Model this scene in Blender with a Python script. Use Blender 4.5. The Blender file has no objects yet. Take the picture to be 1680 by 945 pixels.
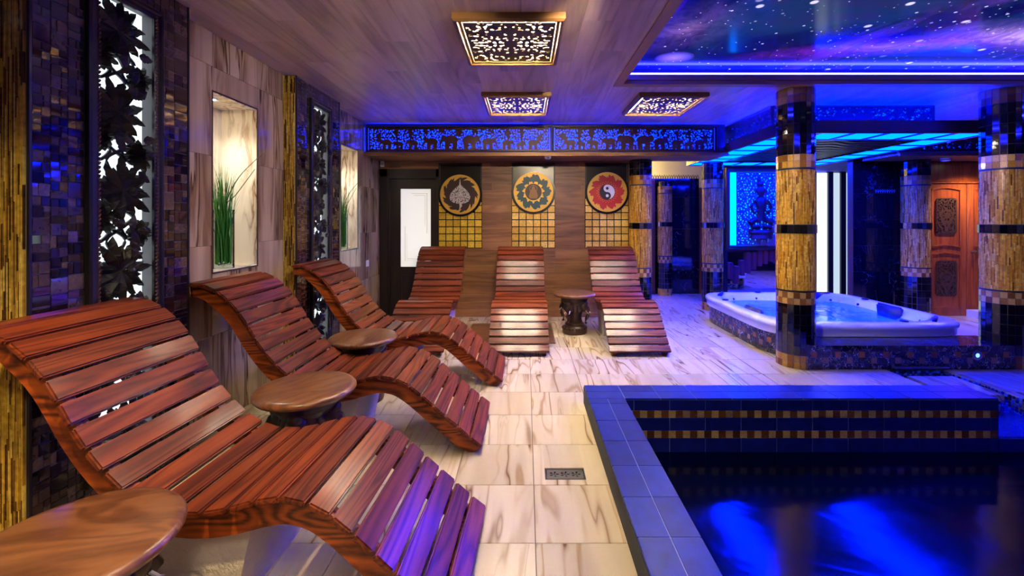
import bpy, bmesh, math, random
import numpy as np
from mathutils import Vector, Matrix, Euler

PI = math.pi
random.seed(7)
scene = bpy.context.scene
COL = scene.collection

# ------------------------------------------------------------------ camera, world, exposure
FPX, VPX, VPY, CAMH = 728.0, 863.0, 360.0, 1.40
cam_d = bpy.data.cameras.new('camera')
cam = bpy.data.objects.new('camera', cam_d)
COL.objects.link(cam)
cam.location = (0, 0, CAMH)
cam.rotation_euler = (PI / 2, 0, 0)
cam_d.sensor_width = 36.0
cam_d.lens = FPX / 1680 * 36
cam_d.shift_x = (840 - VPX) / 1680
cam_d.shift_y = -(472.5 - VPY) / 1680
cam_d.clip_start = 0.05
scene.camera = cam

world = bpy.data.worlds.new('world')
scene.world = world
world.use_nodes = True
world.node_tree.nodes['Background'].inputs[0].default_value = (0.02, 0.02, 0.03, 1)
world.node_tree.nodes['Background'].inputs[1].default_value = 0.2

vs = scene.view_settings
vs.view_transform = 'Standard'
vs.look = 'None'
vs.exposure = 0.5
vs.gamma = 1.0
vs.use_curve_mapping = False

# light strengths (all of them belong to lamps built below)
E_CEIL = 400.0        # lamp panels behind the carved ceiling grilles
E_BACK = 1.25         # white back light of the carved wall panels
E_FRIEZE = 22.0      # blue light behind the elephant frieze
E_CANOPY = 70.0       # cyan glass of the canopy
E_COVE = 150.0        # blue strip around the star ceiling
E_CANTOP = 650.0      # blue strip on top of the canopy
W_NICHE = 20.0       # niche downlight, watts

# ------------------------------------------------------------------ helpers
def S(r, g, b):
    f = lambda c: (c / 12.92 if c <= 0.04045 else ((c + 0.055) / 1.055) ** 2.4)
    return (f(r / 255), f(g / 255), f(b / 255), 1.0)

def empty(name, loc=(0, 0, 0), rz=0.0, rot=None):
    o = bpy.data.objects.new(name, None)
    o.empty_display_size = 0.1
    COL.objects.link(o)
    o.location = loc
    o.rotation_euler = rot if rot else (0, 0, rz)
    return o

def tag(o, label=None, cat=None, group=None, kind=None):
    if label: o['label'] = label
    if cat: o['category'] = cat
    if group: o['group'] = group
    if kind: o['kind'] = kind
    return o

def thing(name, label, cat, loc=(0, 0, 0), rz=0.0, group=None, rot=None):
    return tag(empty(name, loc, rz, rot), label, cat, group)

def obj(name, me, mat=None, parent=None, loc=(0, 0, 0), rot=(0, 0, 0), color=None, kind=None):
    if mat is not None and len(me.materials) == 0:
        me.materials.append(mat)
    o = bpy.data.objects.new(name, me)
    COL.objects.link(o)
    o.location = loc
    o.rotation_euler = rot
    if parent is not None:
        o.parent = parent
    if color is not None:
        o.color = color
    if kind: o['kind'] = kind
    return o

class MB:
    def __init__(s):
        s.v = []; s.f = []; s.c = []
    def add(s, vs_, fs_, col=None):
        n = len(s.v)
        s.v.extend([tuple(p) for p in vs_])
        for f in fs_:
            s.f.append(tuple(i + n for i in f)); s.c.append(col)
    def box(s, x0, x1, y0, y1, z0, z1, col=None):
        s.add([(x0, y0, z0), (x1, y0, z0), (x1, y1, z0), (x0, y1, z0), (x0, y0, z1), (x1, y0, z1), (x1, y1, z1), (x0, y1, z1)],
              [(0, 3, 2, 1), (4, 5, 6, 7), (0, 1, 5, 4), (1, 2, 6, 5), (2, 3, 7, 6), (3, 0, 4, 7)], col)
    def mbox(s, mtx, dx, dy, dz, col=None):
        p = [mtx @ Vector((a * dx / 2, b * dy / 2, c * dz / 2)) for c in (-1, 1) for a, b in ((-1, -1), (1, -1), (1, 1), (-1, 1))]
        s.add(p, [(0, 3, 2, 1), (4, 5, 6, 7), (0, 1, 5, 4), (1, 2, 6, 5), (2, 3, 7, 6), (3, 0, 4, 7)], col)
    def lathe(s, prof, n=32, c=(0, 0, 0), col=None, caps=True):
        base = len(s.v); m = len(prof); vs_ = []
        for k in range(n):
            a = 2 * PI * k / n
            for r, z in prof:
                vs_.append((c[0] + r * math.cos(a), c[1] + r * math.sin(a), c[2] + z))
        fs_ = []
        for k in range(n):
            k2 = (k + 1) % n
            for j in range(m - 1):
                fs_.append((k * m + j, k2 * m + j, k2 * m + j + 1, k * m + j + 1))
        if caps:
            if prof[0][0] > 1e-5: fs_.append(tuple(k * m for k in reversed(range(n))))
            if prof[-1][0] > 1e-5: fs_.append(tuple(k * m + m - 1 for k in range(n)))
        s.add(vs_, fs_, col)
    def tube(s, path, rad, n=8, col=None):
        path = [Vector(p) for p in path]
        m = len(path); vs_ = []
        if not hasattr(rad, '__len__'): rad = [rad] * m
        up = Vector((0.013, 0.021, 1))
        for i, p in enumerate(path):
            t = (path[min(i + 1, m - 1)] - path[max(i - 1, 0)]).normalized()
            if abs(t.dot(up.normalized())) > 0.98: u = t.cross(Vector((1, 0.1, 0)))
            else: u = t.cross(up)
            u.normalize(); w = t.cross(u)
            for k in range(n):
                a = 2 * PI * k / n
                vs_.append(p + (u * math.cos(a) + w * math.sin(a)) * rad[i])
        fs_ = [(i * n + k, i * n + (k + 1) % n, (i + 1) * n + (k + 1) % n, (i + 1) * n + k) for i in range(m - 1) for k in range(n)]
        fs_.append(tuple(reversed(range(n)))); fs_.append(tuple((m - 1) * n + k for k in range(n)))
        s.add(vs_, fs_, col)
    def ell(s, c, r, n=12, m=8, mtx=None, col=None):
        vs_ = []; fs_ = []
        for j in range(m + 1):
            t = PI * j / m
            for k in range(n):
                a = 2 * PI * k / n
                p = Vector((r[0] * math.sin(t) * math.cos(a), r[1] * math.sin(t) * math.sin(a), r[2] * math.cos(t)))
                if mtx: p = mtx @ p
                vs_.append(Vector(c) + p)
        for j in range(m):
            for k in range(n):
                fs_.append((j * n + k, (j + 1) * n + k, (j + 1) * n + (k + 1) % n, j * n + (k + 1) % n))
        s.add(vs_, fs_, col)
    def prism(s, poly, y0, y1, col=None):
        """poly of (x, z) counter-clockwise seen from -y, extruded along y"""
        n = len(poly)
        vs_ = [(x, y0, z) for x, z in poly] + [(x, y1, z) for x, z in poly]
        fs_ = [tuple(range(n)), tuple(reversed(range(n, 2 * n)))]
        fs_ += [(i, i + n, (i + 1) % n + n, (i + 1) % n) for i in range(n)]
        s.add(vs_, fs_, col)
    def mesh(s, name, smooth=False, angle=0.7):
        me = bpy.data.meshes.new(name)
        me.from_pydata([tuple(p) for p in s.v], [], s.f)
        if any(c is not None for c in s.c):
            ca = me.color_attributes.new('Col', 'FLOAT_COLOR', 'CORNER')
            arr = []
            for f, c in zip(s.f, s.c):
                arr.extend(list(c if c is not None else (1, 1, 1, 1)) * len(f))
            ca.data.foreach_set('color', np.array(arr, dtype=np.float32))
        if smooth:
            me.polygons.foreach_set('use_smooth', [True] * len(me.polygons))
            me.set_sharp_from_angle(angle=angle)
        me.update()
        return me

_bx = {}
def bmesh_box(dx, dy, dz, bev=0.0, mat=None):
    """shared box mesh centred on its origin"""
    key = (round(dx, 4), round(dy, 4), round(dz, 4), bev, mat.name if mat else '')
    if key in _bx: return _bx[key]
    bm = bmesh.new()
    bmesh.ops.create_cube(bm, size=1.0)
    for v in bm.verts:
        v.co = (v.co.x * dx, v.co.y * dy, v.co.z * dz)
    if bev > 0:
        bmesh.ops.bevel(bm, geom=list(bm.edges), offset=bev, segments=1, affect='EDGES')
    me = bpy.data.meshes.new('box')
    bm.to_mesh(me); bm.free()
    if mat: me.materials.append(mat)
    _bx[key] = me
    return me

def piece(name, parent, x0, x1, y0, y1, z0, z1, mat, bev=0.0, color=None, rot=(0, 0, 0)):
    return obj(name, bmesh_box(x1 - x0, y1 - y0, z1 - z0, bev, mat), None, parent,
               ((x0 + x1) / 2, (y0 + y1) / 2, (z0 + z1) / 2), rot, color)

def subtract(rects, hole):
    """cut hole (u0,u1,v0,v1) from the rectangles"""
    out = []
    a0, a1, b0, b1 = hole
    for (u0, u1, v0, v1) in rects:
        if u1 <= a0 or u0 >= a1 or v1 <= b0 or v0 >= b1:
            out.append((u0, u1, v0, v1)); continue
        if u0 < a0: out.append((u0, a0, v0, v1))
        if u1 > a1: out.append((a1, u1, v0, v1))
        m0, m1 = max(u0, a0), min(u1, a1)
        if v0 < b0: out.append((m0, m1, v0, b0))
        if v1 > b1: out.append((m0, m1, b1, v1))
    return [r for r in out if r[1] - r[0] > 0.008 and r[3] - r[2] > 0.008]

def fret(name, W, H, res, fn, t):
    """plate of thickness t in the local xz plane, front towards -y, solid where fn(x, z) > 0"""
    nx, nz = int(round(W / res)) + 1, int(round(H / res)) + 1
    xs, zs = np.linspace(-W / 2, W / 2, nx), np.linspace(-H / 2, H / 2, nz)
    X, Z = np.meshgrid(xs, zs)
    F = np.asarray(fn(X, Z), dtype=float)
    F[np.abs(F) < 1e-7] = 1e-7
    F = F.tolist(); xs = xs.tolist(); zs = zs.tolist()
    V = []; idx = {}; faces = []
    def nd(i, j):
        k = (i, j)
        if k not in idx:
            idx[k] = len(V); V.append((xs[i], zs[j]))
        return idx[k]
    def ed(i, j, i2, j2):
        k = (i, j, i2, j2) if (i, j) < (i2, j2) else (i2, j2, i, j)
        if k not in idx:
            a, b = F[k[1]][k[0]], F[k[3]][k[2]]
            q = a / (a - b)
            idx[k] = len(V)
            V.append((xs[k[0]] + (xs[k[2]] - xs[k[0]]) * q, zs[k[1]] + (zs[k[3]] - zs[k[1]]) * q))
        return idx[k]
    walls = []
    for j in range(nz - 1):
        i = 0
        while i < nx - 1:
            a, b, c, d = F[j][i] > 0, F[j][i + 1] > 0, F[j + 1][i + 1] > 0, F[j + 1][i] > 0
            if a and b and c and d:
                i0 = i
                while i < nx - 1 and F[j][i + 1] > 0 and F[j + 1][i + 1] > 0: i += 1
                faces.append((nd(i0, j), nd(i, j), nd(i, j + 1), nd(i0, j + 1)))
                continue
            if a or b or c or d:
                cs = ((i, j), (i + 1, j), (i + 1, j + 1), (i, j + 1)); fl = (a, b, c, d)
                poly = []
                for k in range(4):
                    p, q = cs[k], cs[(k + 1) % 4]
                    if fl[k]: poly.append((nd(*p), 0))
                    if fl[k] != fl[(k + 1) % 4]: poly.append((ed(*p, *q), 1 if fl[k] else 2))
                faces.append(tuple(p[0] for p in poly))
                for k in range(len(poly)):
                    p, q = poly[k], poly[(k + 1) % len(poly)]
                    if p[1] == 1 and q[1] == 2: walls.append((p[0], q[0]))
            i += 1
    n = len(V)
    verts = [(x, -t, z) for x, z in V]
    back = {}
    for p, q in walls:
        for k in (p, q):
            if k not in back:
                back[k] = len(verts); verts.append((V[k][0], 0.0, V[k][1]))
        faces.append((q, p, back[p], back[q]))
    me = bpy.data.meshes.new(name)
    me.from_pydata(verts, [], faces)
    me.update()
    return me

def frame_mesh(name, W, H, w, d, lip=0.006):
    """picture-frame moulding in the local xz plane (outer W x H), front towards -y"""
    m = MB()
    prof = [(0, 0), (0, d * .75), (w * .18, d), (w * .42, d), (w * .55, d * .72), (w * .8, d * .72), (w, d * .45), (w, 0)]
    for k in range(4):
        pts0, pts1 = [], []
        for (o_, dd) in prof:
            hx, hz = W / 2 - o_, H / 2 - o_
            cs = [(-hx, -hz), (hx, -hz), (hx, hz), (-hx, hz)]
            pts0.append((cs[k][0], -dd, cs[k][1])); pts1.append((cs[(k + 1) % 4][0], -dd, cs[(k + 1) % 4][1]))
        n = len(prof)
        m.add(pts0 + pts1, [(i, i + n, i + 1 + n, i + 1) for i in range(n - 1)])
    return m.mesh(name)

# ------------------------------------------------------------------ materials
def new_mat(name):
    m = bpy.data.materials.new(name); m.use_nodes = True
    nt = m.node_tree
    return m, nt, nt.nodes['Principled BSDF']

def pm(name, base, rough=0.5, metal=0.0, emit=None, es=0.0, coat=0.0, spec=0.5, bump=None, alpha=1.0):
    m, nt, b = new_mat(name)
    b.inputs['Base Color'].default_value = base
    b.inputs['Roughness'].default_value = rough
    b.inputs['Metallic'].default_value = metal
    b.inputs['Specular IOR Level'].default_value = spec
    b.inputs['Coat Weight'].default_value = coat
    b.inputs['Coat Roughness'].default_value = 0.08
    if emit:
        b.inputs['Emission Color'].default_value = emit
        b.inputs['Emission Strength'].default_value = es
    if bump:
        tc = nt.nodes.new('ShaderNodeTexCoord'); n = nt.nodes.new('ShaderNodeTexNoise'); bp = nt.nodes.new('ShaderNodeBump')
        n.inputs['Scale'].default_value = bump[0]; n.inputs['Detail'].default_value = 4
        bp.inputs['Strength'].default_value = bump[1]; bp.inputs['Distance'].default_value = bump[2] if len(bump) > 2 else 0.01
        nt.links.new(tc.outputs['Object'], n.inputs['Vector'])
        nt.links.new(n.outputs['Fac'], bp.inputs['Height']); nt.links.new(bp.outputs['Normal'], b.inputs['Normal'])
    return m

def coords(nt, scale=(1, 1, 1), rnd=10.0, rot=(0, 0, 0)):
    tc = nt.nodes.new('ShaderNodeTexCoord'); oi = nt.nodes.new('ShaderNodeObjectInfo')
    mul = nt.nodes.new('ShaderNodeVectorMath'); mul.operation = 'MULTIPLY'
    comb = nt.nodes.new('ShaderNodeCombineXYZ')
    for k in range(3): nt.links.new(oi.outputs['Random'], comb.inputs[k])
    mul.inputs[1].default_value = (rnd, rnd * 1.7, rnd * 2.3)
    nt.links.new(comb.outputs[0], mul.inputs[0])
    add = nt.nodes.new('ShaderNodeVectorMath'); add.operation = 'ADD'
    nt.links.new(tc.outputs['Object'], add.inputs[0]); nt.links.new(mul.outputs[0], add.inputs[1])
    mp = nt.nodes.new('ShaderNodeMapping'); mp.inputs['Scale'].default_value = scale; mp.inputs['Rotation'].default_value = rot
    nt.links.new(add.outputs[0], mp.inputs['Vector'])
    return mp.outputs[0], oi

def ramp(nt, src, stops, interp='LINEAR'):
    r = nt.nodes.new('ShaderNodeValToRGB'); cr = r.color_ramp; cr.interpolation = interp
    while len(cr.elements) < len(stops): cr.elements.new(0.5)
    for e, (p, c) in zip(cr.elements, stops):
        e.position = p; e.color = c
    nt.links.new(src, r.inputs['Fac'])
    return r.outputs['Color']

def mix(nt, fac, a, b, mode='MIX'):
    n = nt.nodes.new('ShaderNodeMix'); n.data_type = 'RGBA'; n.blend_type = mode
    for sock, val in ((n.inputs['Factor'], fac), (n.inputs['A'], a), (n.inputs['B'], b)):
        pass
    ins = [i for i in n.inputs if i.type == 'RGBA']
    if isinstance(fac, (int, float)): n.inputs['Factor'].default_value = fac
    else: nt.links.new(fac, n.inputs['Factor'])
    for sock, val in ((ins[0], a), (ins[1], b)):
        if isinstance(val, tuple): sock.default_value = val
        else: nt.links.new(val, sock)
    return [o for o in n.outputs if o.type == 'RGBA'][0]

def wood(name, dark, mid, light, axis='y', ring=14.0, rough=0.3, var=0.35, coat=0.0, stretch=0.1, dist=0.6, bumpk=0.15, fine=90, scale=3.0, k=0.5, spec=0.5, crough=0.2):
    """wood with grain along axis: contour rings of a stretched noise; each object gets its own cut and shade"""
    m, nt, b = new_mat(name)
    sc = {'x': (stretch, 1, 1), 'y': (1, stretch, 1), 'z': (1, 1, stretch)}[axis]
    v, oi = coords(nt, sc, 9.0)
    n0 = nt.nodes.new('ShaderNodeTexNoise'); n0.inputs['Scale'].default_value = scale; n0.inputs['Detail'].default_value = 1.5
    n0.inputs['Distortion'].default_value = dist
    nt.links.new(v, n0.inputs['Vector'])
    mu = nt.nodes.new('ShaderNodeMath'); mu.operation = 'MULTIPLY'; mu.inputs[1].default_value = ring * 6.283
    si = nt.nodes.new('ShaderNodeMath'); si.operation = 'SINE'
    nt.links.new(n0.outputs['Fac'], mu.inputs[0]); nt.links.new(mu.outputs[0], si.inputs[0])
    mr = nt.nodes.new('ShaderNodeMapRange'); mr.inputs['From Min'].default_value = -1
    nt.links.new(si.outputs[0], mr.inputs['Value'])
    n = nt.nodes.new('ShaderNodeTexNoise'); n.inputs['Scale'].default_value = fine; n.inputs['Detail'].default_value = 3
    nt.links.new(v, n.inputs['Vector'])
    n2 = nt.nodes.new('ShaderNodeTexNoise'); n2.inputs['Scale'].default_value = 4; n2.inputs['Detail'].default_value = 3
    nt.links.new(v, n2.inputs['Vector'])
    c1 = ramp(nt, mr.outputs[0], [(0.0, dark), (0.35, mid), (1.0, light)])
    c3 = ramp(nt, n2.outputs['Fac'], [(0.3, dark), (0.5, mid), (0.72, light)])
    c = mix(nt, k, c3, c1)
    c2 = ramp(nt, n.outputs['Fac'], [(0.3, dark), (0.5, mid), (0.7, light)])
    c = mix(nt, 0.25, c, c2)
    sh = nt.nodes.new('ShaderNodeMapRange')
    sh.inputs['To Min'].default_value = 1 - var; sh.inputs['To Max'].default_value = 1 + var
    nt.links.new(oi.outputs['Random'], sh.inputs['Value'])
    hsv = nt.nodes.new('ShaderNodeHueSaturation')
    nt.links.new(sh.outputs[0], hsv.inputs['Value']); nt.links.new(c, hsv.inputs['Color'])
    nt.links.new(hsv.outputs[0], b.inputs['Base Color'])
    b.inputs['Roughness'].default_value = rough
    b.inputs['Coat Weight'].default_value = coat; b.inputs['Coat Roughness'].default_value = crough
    b.inputs['Specular IOR Level'].default_value = spec
    bp = nt.nodes.new('ShaderNodeBump'); bp.inputs['Strength'].default_value = bumpk; bp.inputs['Distance'].default_value = 0.003
    nt.links.new(c1, bp.inputs['Height']); nt.links.new(bp.outputs['Normal'], b.inputs['Normal'])
    return m

def veined(name, base, base2, vein, dark, across, along, rough=0.2, scale=3.0, k=0.3, coat=0.0, w1=0.035, w2=0.010, amount=0.75, band=0.5, det=5):
    """stone with wandering veins running along one axis"""
    m, nt, b = new_mat(name)
    sc = [1.0, 1.0, 1.0]; sc['xyz'.index(along)] = k
    v, oi = coords(nt, tuple(sc), 7.0)
    def noise(scale_, detail, dist):
        n = nt.nodes.new('ShaderNodeTexNoise'); n.inputs['Scale'].default_value = scale_; n.inputs['Detail'].default_value = detail
        n.inputs['Distortion'].default_value = dist
        nt.links.new(v, n.inputs['Vector']); return n.outputs['Fac']
    def line(src, c, w):
        a = nt.nodes.new('ShaderNodeMath'); a.operation = 'SUBTRACT'; a.inputs[1].default_value = c
        nt.links.new(src, a.inputs[0])
        q = nt.nodes.new('ShaderNodeMath'); q.operation = 'ABSOLUTE'; nt.links.new(a.outputs[0], q.inputs[0])
        return ramp(nt, q.outputs[0], [(0.0, (1, 1, 1, 1)), (w * .35, (.7, .7, .7, 1)), (w, (0, 0, 0, 1))])
    c = ramp(nt, noise(scale * 2.2, 6, .6), [(0.32, base2), (0.62, base)])
    c = mix(nt, band, c, ramp(nt, noise(scale * 1.3, 2, .3), [(0.40, base2), (0.55, base)]))
    src = noise(scale, det, .35)
    sel = ramp(nt, noise(scale * .8, 1, 0), [(0.38, (0, 0, 0, 1)), (0.58, (amount, amount, amount, 1))])
    for cc, w, col in ((.5, w1, vein), (.42, w1 * .8, vein), (.58, w1 * .9, vein), (.5, w2, dark), (.6, w2 * .8, dark)):
        c = mix(nt, mix(nt, 1.0, line(src, cc, w), sel, 'MULTIPLY'), c, col)
    sh = nt.nodes.new('ShaderNodeMapRange'); sh.inputs['To Min'].default_value = 0.9; sh.inputs['To Max'].default_value = 1.08
    nt.links.new(oi.outputs['Random'], sh.inputs['Value'])
    hsv = nt.nodes.new('ShaderNodeHueSaturation'); nt.links.new(sh.outputs[0], hsv.inputs['Value']); nt.links.new(c, hsv.inputs['Color'])
    nt.links.new(hsv.outputs[0], b.inputs['Base Color'])
    b.inputs['Roughness'].default_value = rough; b.inputs['Coat Weight'].default_value = coat
    b.inputs['Coat Roughness'].default_value = 0.05
    return m

def tinted(name, src, rough=0.2, metal=0.0, coat=0.0, mottle=0.3, scale=60, spec=0.5):
    """tile material: colour from the object (src='obj') or from the mesh colour attribute (src='col')"""
    m, nt, b = new_mat(name)
    if src == 'obj':
        oi = nt.nodes.new('ShaderNodeObjectInfo'); c = oi.outputs['Color']
    else:
        at = nt.nodes.new('ShaderNodeAttribute'); at.attribute_name = 'Col'; c = at.outputs['Color']
    v, oi2 = coords(nt, (1, 1, 1), 5.0)
    n = nt.nodes.new('ShaderNodeTexNoise'); n.inputs['Scale'].default_value = scale; n.inputs['Detail'].default_value = 4
    nt.links.new(v, n.inputs['Vector'])
    g = ramp(nt, n.outputs['Fac'], [(0.3, (1 - mottle,) * 3 + (1,)), (0.7, (1 + mottle,) * 3 + (1,))])
    c = mix(nt, 1.0, c, g, 'MULTIPLY')
    nt.links.new(c, b.inputs['Base Color'])
    b.inputs['Roughness'].default_value = rough; b.inputs['Metallic'].default_value = metal
    b.inputs['Coat Weight'].default_value = coat; b.inputs['Coat Roughness'].default_value = 0.04
    b.inputs['Specular IOR Level'].default_value = spec
    return m

def emis(name, col, st):
    m, nt, b = new_mat(name)
    nt.nodes.remove(b)
    e = nt.nodes.new('ShaderNodeEmission'); e.inputs[0].default_value = col; e.inputs[1].default_value = st
    nt.links.new(e.outputs[0], nt.nodes['Material Output'].inputs['Surface'])
    return m

def water(name, tint, clear, rough, bscale, bstr, stretch=(1, 1, 1)):
    m, nt, b = new_mat(name)
    nt.nodes.remove(b)
    tr = nt.nodes.new('ShaderNodeBsdfTransparent'); tr.inputs[0].default_value = clear
    df = nt.nodes.new('ShaderNodeBsdfDiffuse'); df.inputs[0].default_value = tint
    mx = nt.nodes.new('ShaderNodeMixShader'); mx.inputs[0].default_value = 0.25
    nt.links.new(tr.outputs[0], mx.inputs[1]); nt.links.new(df.outputs[0], mx.inputs[2])
    gl = nt.nodes.new('ShaderNodeBsdfGlossy'); gl.inputs['Roughness'].default_value = rough
    fr = nt.nodes.new('ShaderNodeFresnel'); fr.inputs[0].default_value = 1.45
    tc = nt.nodes.new('ShaderNodeTexCoord'); mp = nt.nodes.new('ShaderNodeMapping'); mp.inputs['Scale'].default_value = stretch
    n = nt.nodes.new('ShaderNodeTexNoise'); n.inputs['Scale'].default_value = bscale; n.inputs['Detail'].default_value = 3
    n.inputs['Distortion'].default_value = 0.8
    bp = nt.nodes.new('ShaderNodeBump'); bp.inputs['Strength'].default_value = bstr; bp.inputs['Distance'].default_value = 0.05
    nt.links.new(tc.outputs['Object'], mp.inputs[0]); nt.links.new(mp.outputs[0], n.inputs['Vector'])
    nt.links.new(n.outputs['Fac'], bp.inputs['Height'])
    for x in (gl, fr): nt.links.new(bp.outputs['Normal'], x.inputs['Normal'])
    m2 = nt.nodes.new('ShaderNodeMixShader')
    nt.links.new(fr.outputs[0], m2.inputs[0]); nt.links.new(mx.outputs[0], m2.inputs[1]); nt.links.new(gl.outputs[0], m2.inputs[2])
    nt.links.new(m2.outputs[0], nt.nodes['Material Output'].inputs['Surface'])
    return m

def glass(name, tint=(.9, .97, .95, 1), amount=0.9):
    m, nt, b = new_mat(name)
    nt.nodes.remove(b)
    tr = nt.nodes.new('ShaderNodeBsdfTransparent'); tr.inputs[0].default_value = tint
    gl = nt.nodes.new('ShaderNodeBsdfGlossy'); gl.inputs['Roughness'].default_value = 0.02
    fr = nt.nodes.new('ShaderNodeFresnel'); fr.inputs[0].default_value = 1.15
    m2 = nt.nodes.new('ShaderNodeMixShader')
    nt.links.new(fr.outputs[0], m2.inputs[0]); nt.links.new(tr.outputs[0], m2.inputs[1]); nt.links.new(gl.outputs[0], m2.inputs[2])
    nt.links.new(m2.outputs[0], nt.nodes['Material Output'].inputs['Surface'])
    return m

M = {}
M['floor'] = veined('floor_marble', S(200, 184, 156), S(184, 166, 136), S(156, 126, 88), S(96, 66, 36), 'x', 'y', rough=0.2, scale=3.4, k=0.11, w1=0.018, w2=0.006, amount=0.85, band=0.6, det=3.0)
M['stone'] = veined('wall_stone', S(178, 154, 128), S(142, 116, 94), S(110, 80, 58), S(50, 33, 22), 'y', 'z', rough=0.10, scale=4.2, k=0.10, coat=0.3, w1=0.045, w2=0.016, amount=0.9, band=.75, det=4)
M['stone_in'] = veined('niche_stone', S(232, 222, 200), S(212, 198, 170), S(160, 120, 80), S(90, 60, 36), 'y', 'z', rough=0.2, scale=3.2, k=0.2, w1=0.03, w2=0.010)
M['grout'] = pm('grout', S(88, 74, 58), 0.8)
M['grout_dark'] = pm('grout_dark', S(104, 98, 102), 0.7)
M['ceil'] = wood('ceiling_laminate', S(152, 128, 114), S(198, 172, 156), S(218, 196, 180), 'y', ring=7, rough=0.36, var=0.17, stretch=0.08, bumpk=0.02, fine=50, scale=3.5, k=.5)
M['plank'] = wood('wall_laminate', S(86, 54, 32), S(128, 86, 52), S(160, 112, 70), 'x', ring=7, rough=0.4, var=0.18, stretch=0.10, bumpk=0.03, fine=50, scale=4, k=.4)
M['slat'] = wood('lounger_slat_wood', S(48, 17, 8), S(100, 39, 16), S(130, 60, 25), 'y', ring=10, rough=0.5, var=0.26, stretch=0.06, coat=0.30, crough=.14, bumpk=0.08, scale=9, fine=90, k=.7, spec=.2)
M['rail'] = wood('lounger_rail_wood', S(50, 17, 6), S(128, 54, 16), S(186, 90, 30), 'x', ring=12, rough=0.42, var=0.1, stretch=0.22, coat=0.1, scale=5, k=.85, spec=.3)
M['table'] = wood('table_wood', S(66, 38, 22), S(110, 68, 40), S(140, 94, 58), 'x', ring=6, rough=0.3, var=0.12, stretch=0.25, dist=1.5, coat=0.2, bumpk=0.03, scale=6, fine=60, k=.55)
M['carved'] = pm('carved_dark_wood', S(58, 36, 22), 0.32, bump=(40, .25, .01))
M['carved_black'] = pm('carved_black_wood', S(30, 23, 20), 0.42, bump=(50, .3, .01))
M['fretwood'] = pm('fretwork_wood', S(74, 34, 24), 0.4, bump=(60, .3, .01))
M['gilt'] = pm('gilded_wood', S(118, 82, 42), 0.38, 0.25, bump=(120, .3, .004))
M['gilt_dark'] = pm('dark_gilded_carving', S(66, 48, 26), 0.35, 0.2, bump=(60, .4, .006))
M['inset'] = pm('carved_inset_wood', S(74, 48, 32), 0.4, bump=(60, .3, .008))
M['trim_wood'] = pm('trim_wood', S(168, 126, 80), 0.45, bump=(30, .2, .004))
M['black_frame'] = pm('black_frame', S(26, 20, 18), 0.35)
M['bead'] = pm('bronze_bead', S(110, 70, 40), 0.35, 0.5)
M['plaster'] = pm('stone_plinth', S(214, 206, 192), 0.8, bump=(30, .6, .02))
M['blue_tile'] = tinted('pool_tile', 'obj', 0.35, mottle=0.25, scale=14, spec=.35)
M['black_tile'] = tinted('glossy_tile', 'obj', 0.06, coat=0.6, mottle=0.2)
M['black_tile_v'] = tinted('glossy_tile_joined', 'col', 0.06, coat=0.6, mottle=0.2)
M['gold_tile'] = tinted('gold_tile', 'obj', 0.25, 0.15, coat=.3, mottle=0.35, scale=160)
M['gold_tile_v'] = tinted('gold_tile_joined', 'col', 0.25, 0.15, coat=.3, mottle=0.35, scale=160)
M['strip_v'] = tinted('gold_strip_mosaic', 'col', 0.2, 0.12, coat=.4, mottle=0.3, scale=40)
M['glass_tile'] = tinted('glass_mosaic', 'obj', 0.05, coat=1.0, mottle=0.35, scale=70)
M['glass_tile_v'] = tinted('glass_mosaic_joined', 'col', 0.05, coat=1.0, mottle=0.35, scale=70)
M['mirror_tile'] = tinted('mirror_tile', 'obj', 0.08, 0.9, mottle=0.4, scale=90)
M['mirror_tile_v'] = tinted('mirror_tile_joined', 'col', 0.08, 0.9, mottle=0.4, scale=90)
M['leaf_tile'] = tinted('gold_leaf_square', 'obj', 0.35, 0.3, mottle=0.25, scale=50)
M['marble_tile'] = veined('black_marble_mosaic', S(30, 26, 28), S(16, 14, 16), S(90, 84, 88), S(225, 220, 220), 'x', 'z', rough=0.08, scale=12, k=0.8, coat=0.4, w1=.02, w2=.012)
M['black_marble'] = veined('black_marble', S(14, 17, 26), S(9, 10, 16), S(40, 46, 62), S(150, 160, 180), 'x', 'z', rough=0.07, scale=3.0, k=0.7, coat=0.5, w1=.012, w2=.004, amount=.32)
M['acrylic'] = pm('white_acrylic', S(232, 230, 236), 0.18, coat=0.4)
M['pillow'] = pm('dark_blue_headrest', S(20, 26, 70), 0.4)
M['jet'] = pm('dark_jet', S(20, 24, 50), 0.3)
M['steel'] = pm('steel', S(170, 165, 160), 0.3, 0.9)
M['drain'] = pm('drain_metal', S(96, 92, 84), 0.4, 0.6)
M['black'] = pm('black', S(12, 12, 13), 0.5)
M['white'] = pm('white_plastic', S(225, 225, 225), 0.4)
M['door_dark'] = pm('dark_door_wood', S(34, 26, 22), 0.35, bump=(20, .1))
M['door_wood'] = wood('door_wood', S(120, 48, 18), S(172, 82, 34), S(198, 106, 50), 'z', ring=7, rough=0.32, var=0.12, stretch=0.12, coat=0.2, scale=4, k=.5)
M['bar_wood'] = pm('wine_red_wood', S(96, 34, 44), 0.35)
M['black_board'] = pm('black_lacquer', S(20, 16, 15), 0.25)
M['maroon'] = pm('maroon_lacquer', S(44, 18, 14), 0.4)
M['teal'] = pm('teal_lacquer', S(14, 66, 70), 0.4)
M['red'] = pm('red_lacquer', S(170, 22, 20), 0.4)
M['gold_paint'] = pm('gold_paint', S(206, 164, 62), 0.35, 0.25, bump=(90, .3, .004))
M['silver_paint'] = pm('silver_paint', S(190, 186, 184), 0.35, 0.3)
M['white_paint'] = pm('white_paint', S(214, 210, 216), 0.4)
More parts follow.
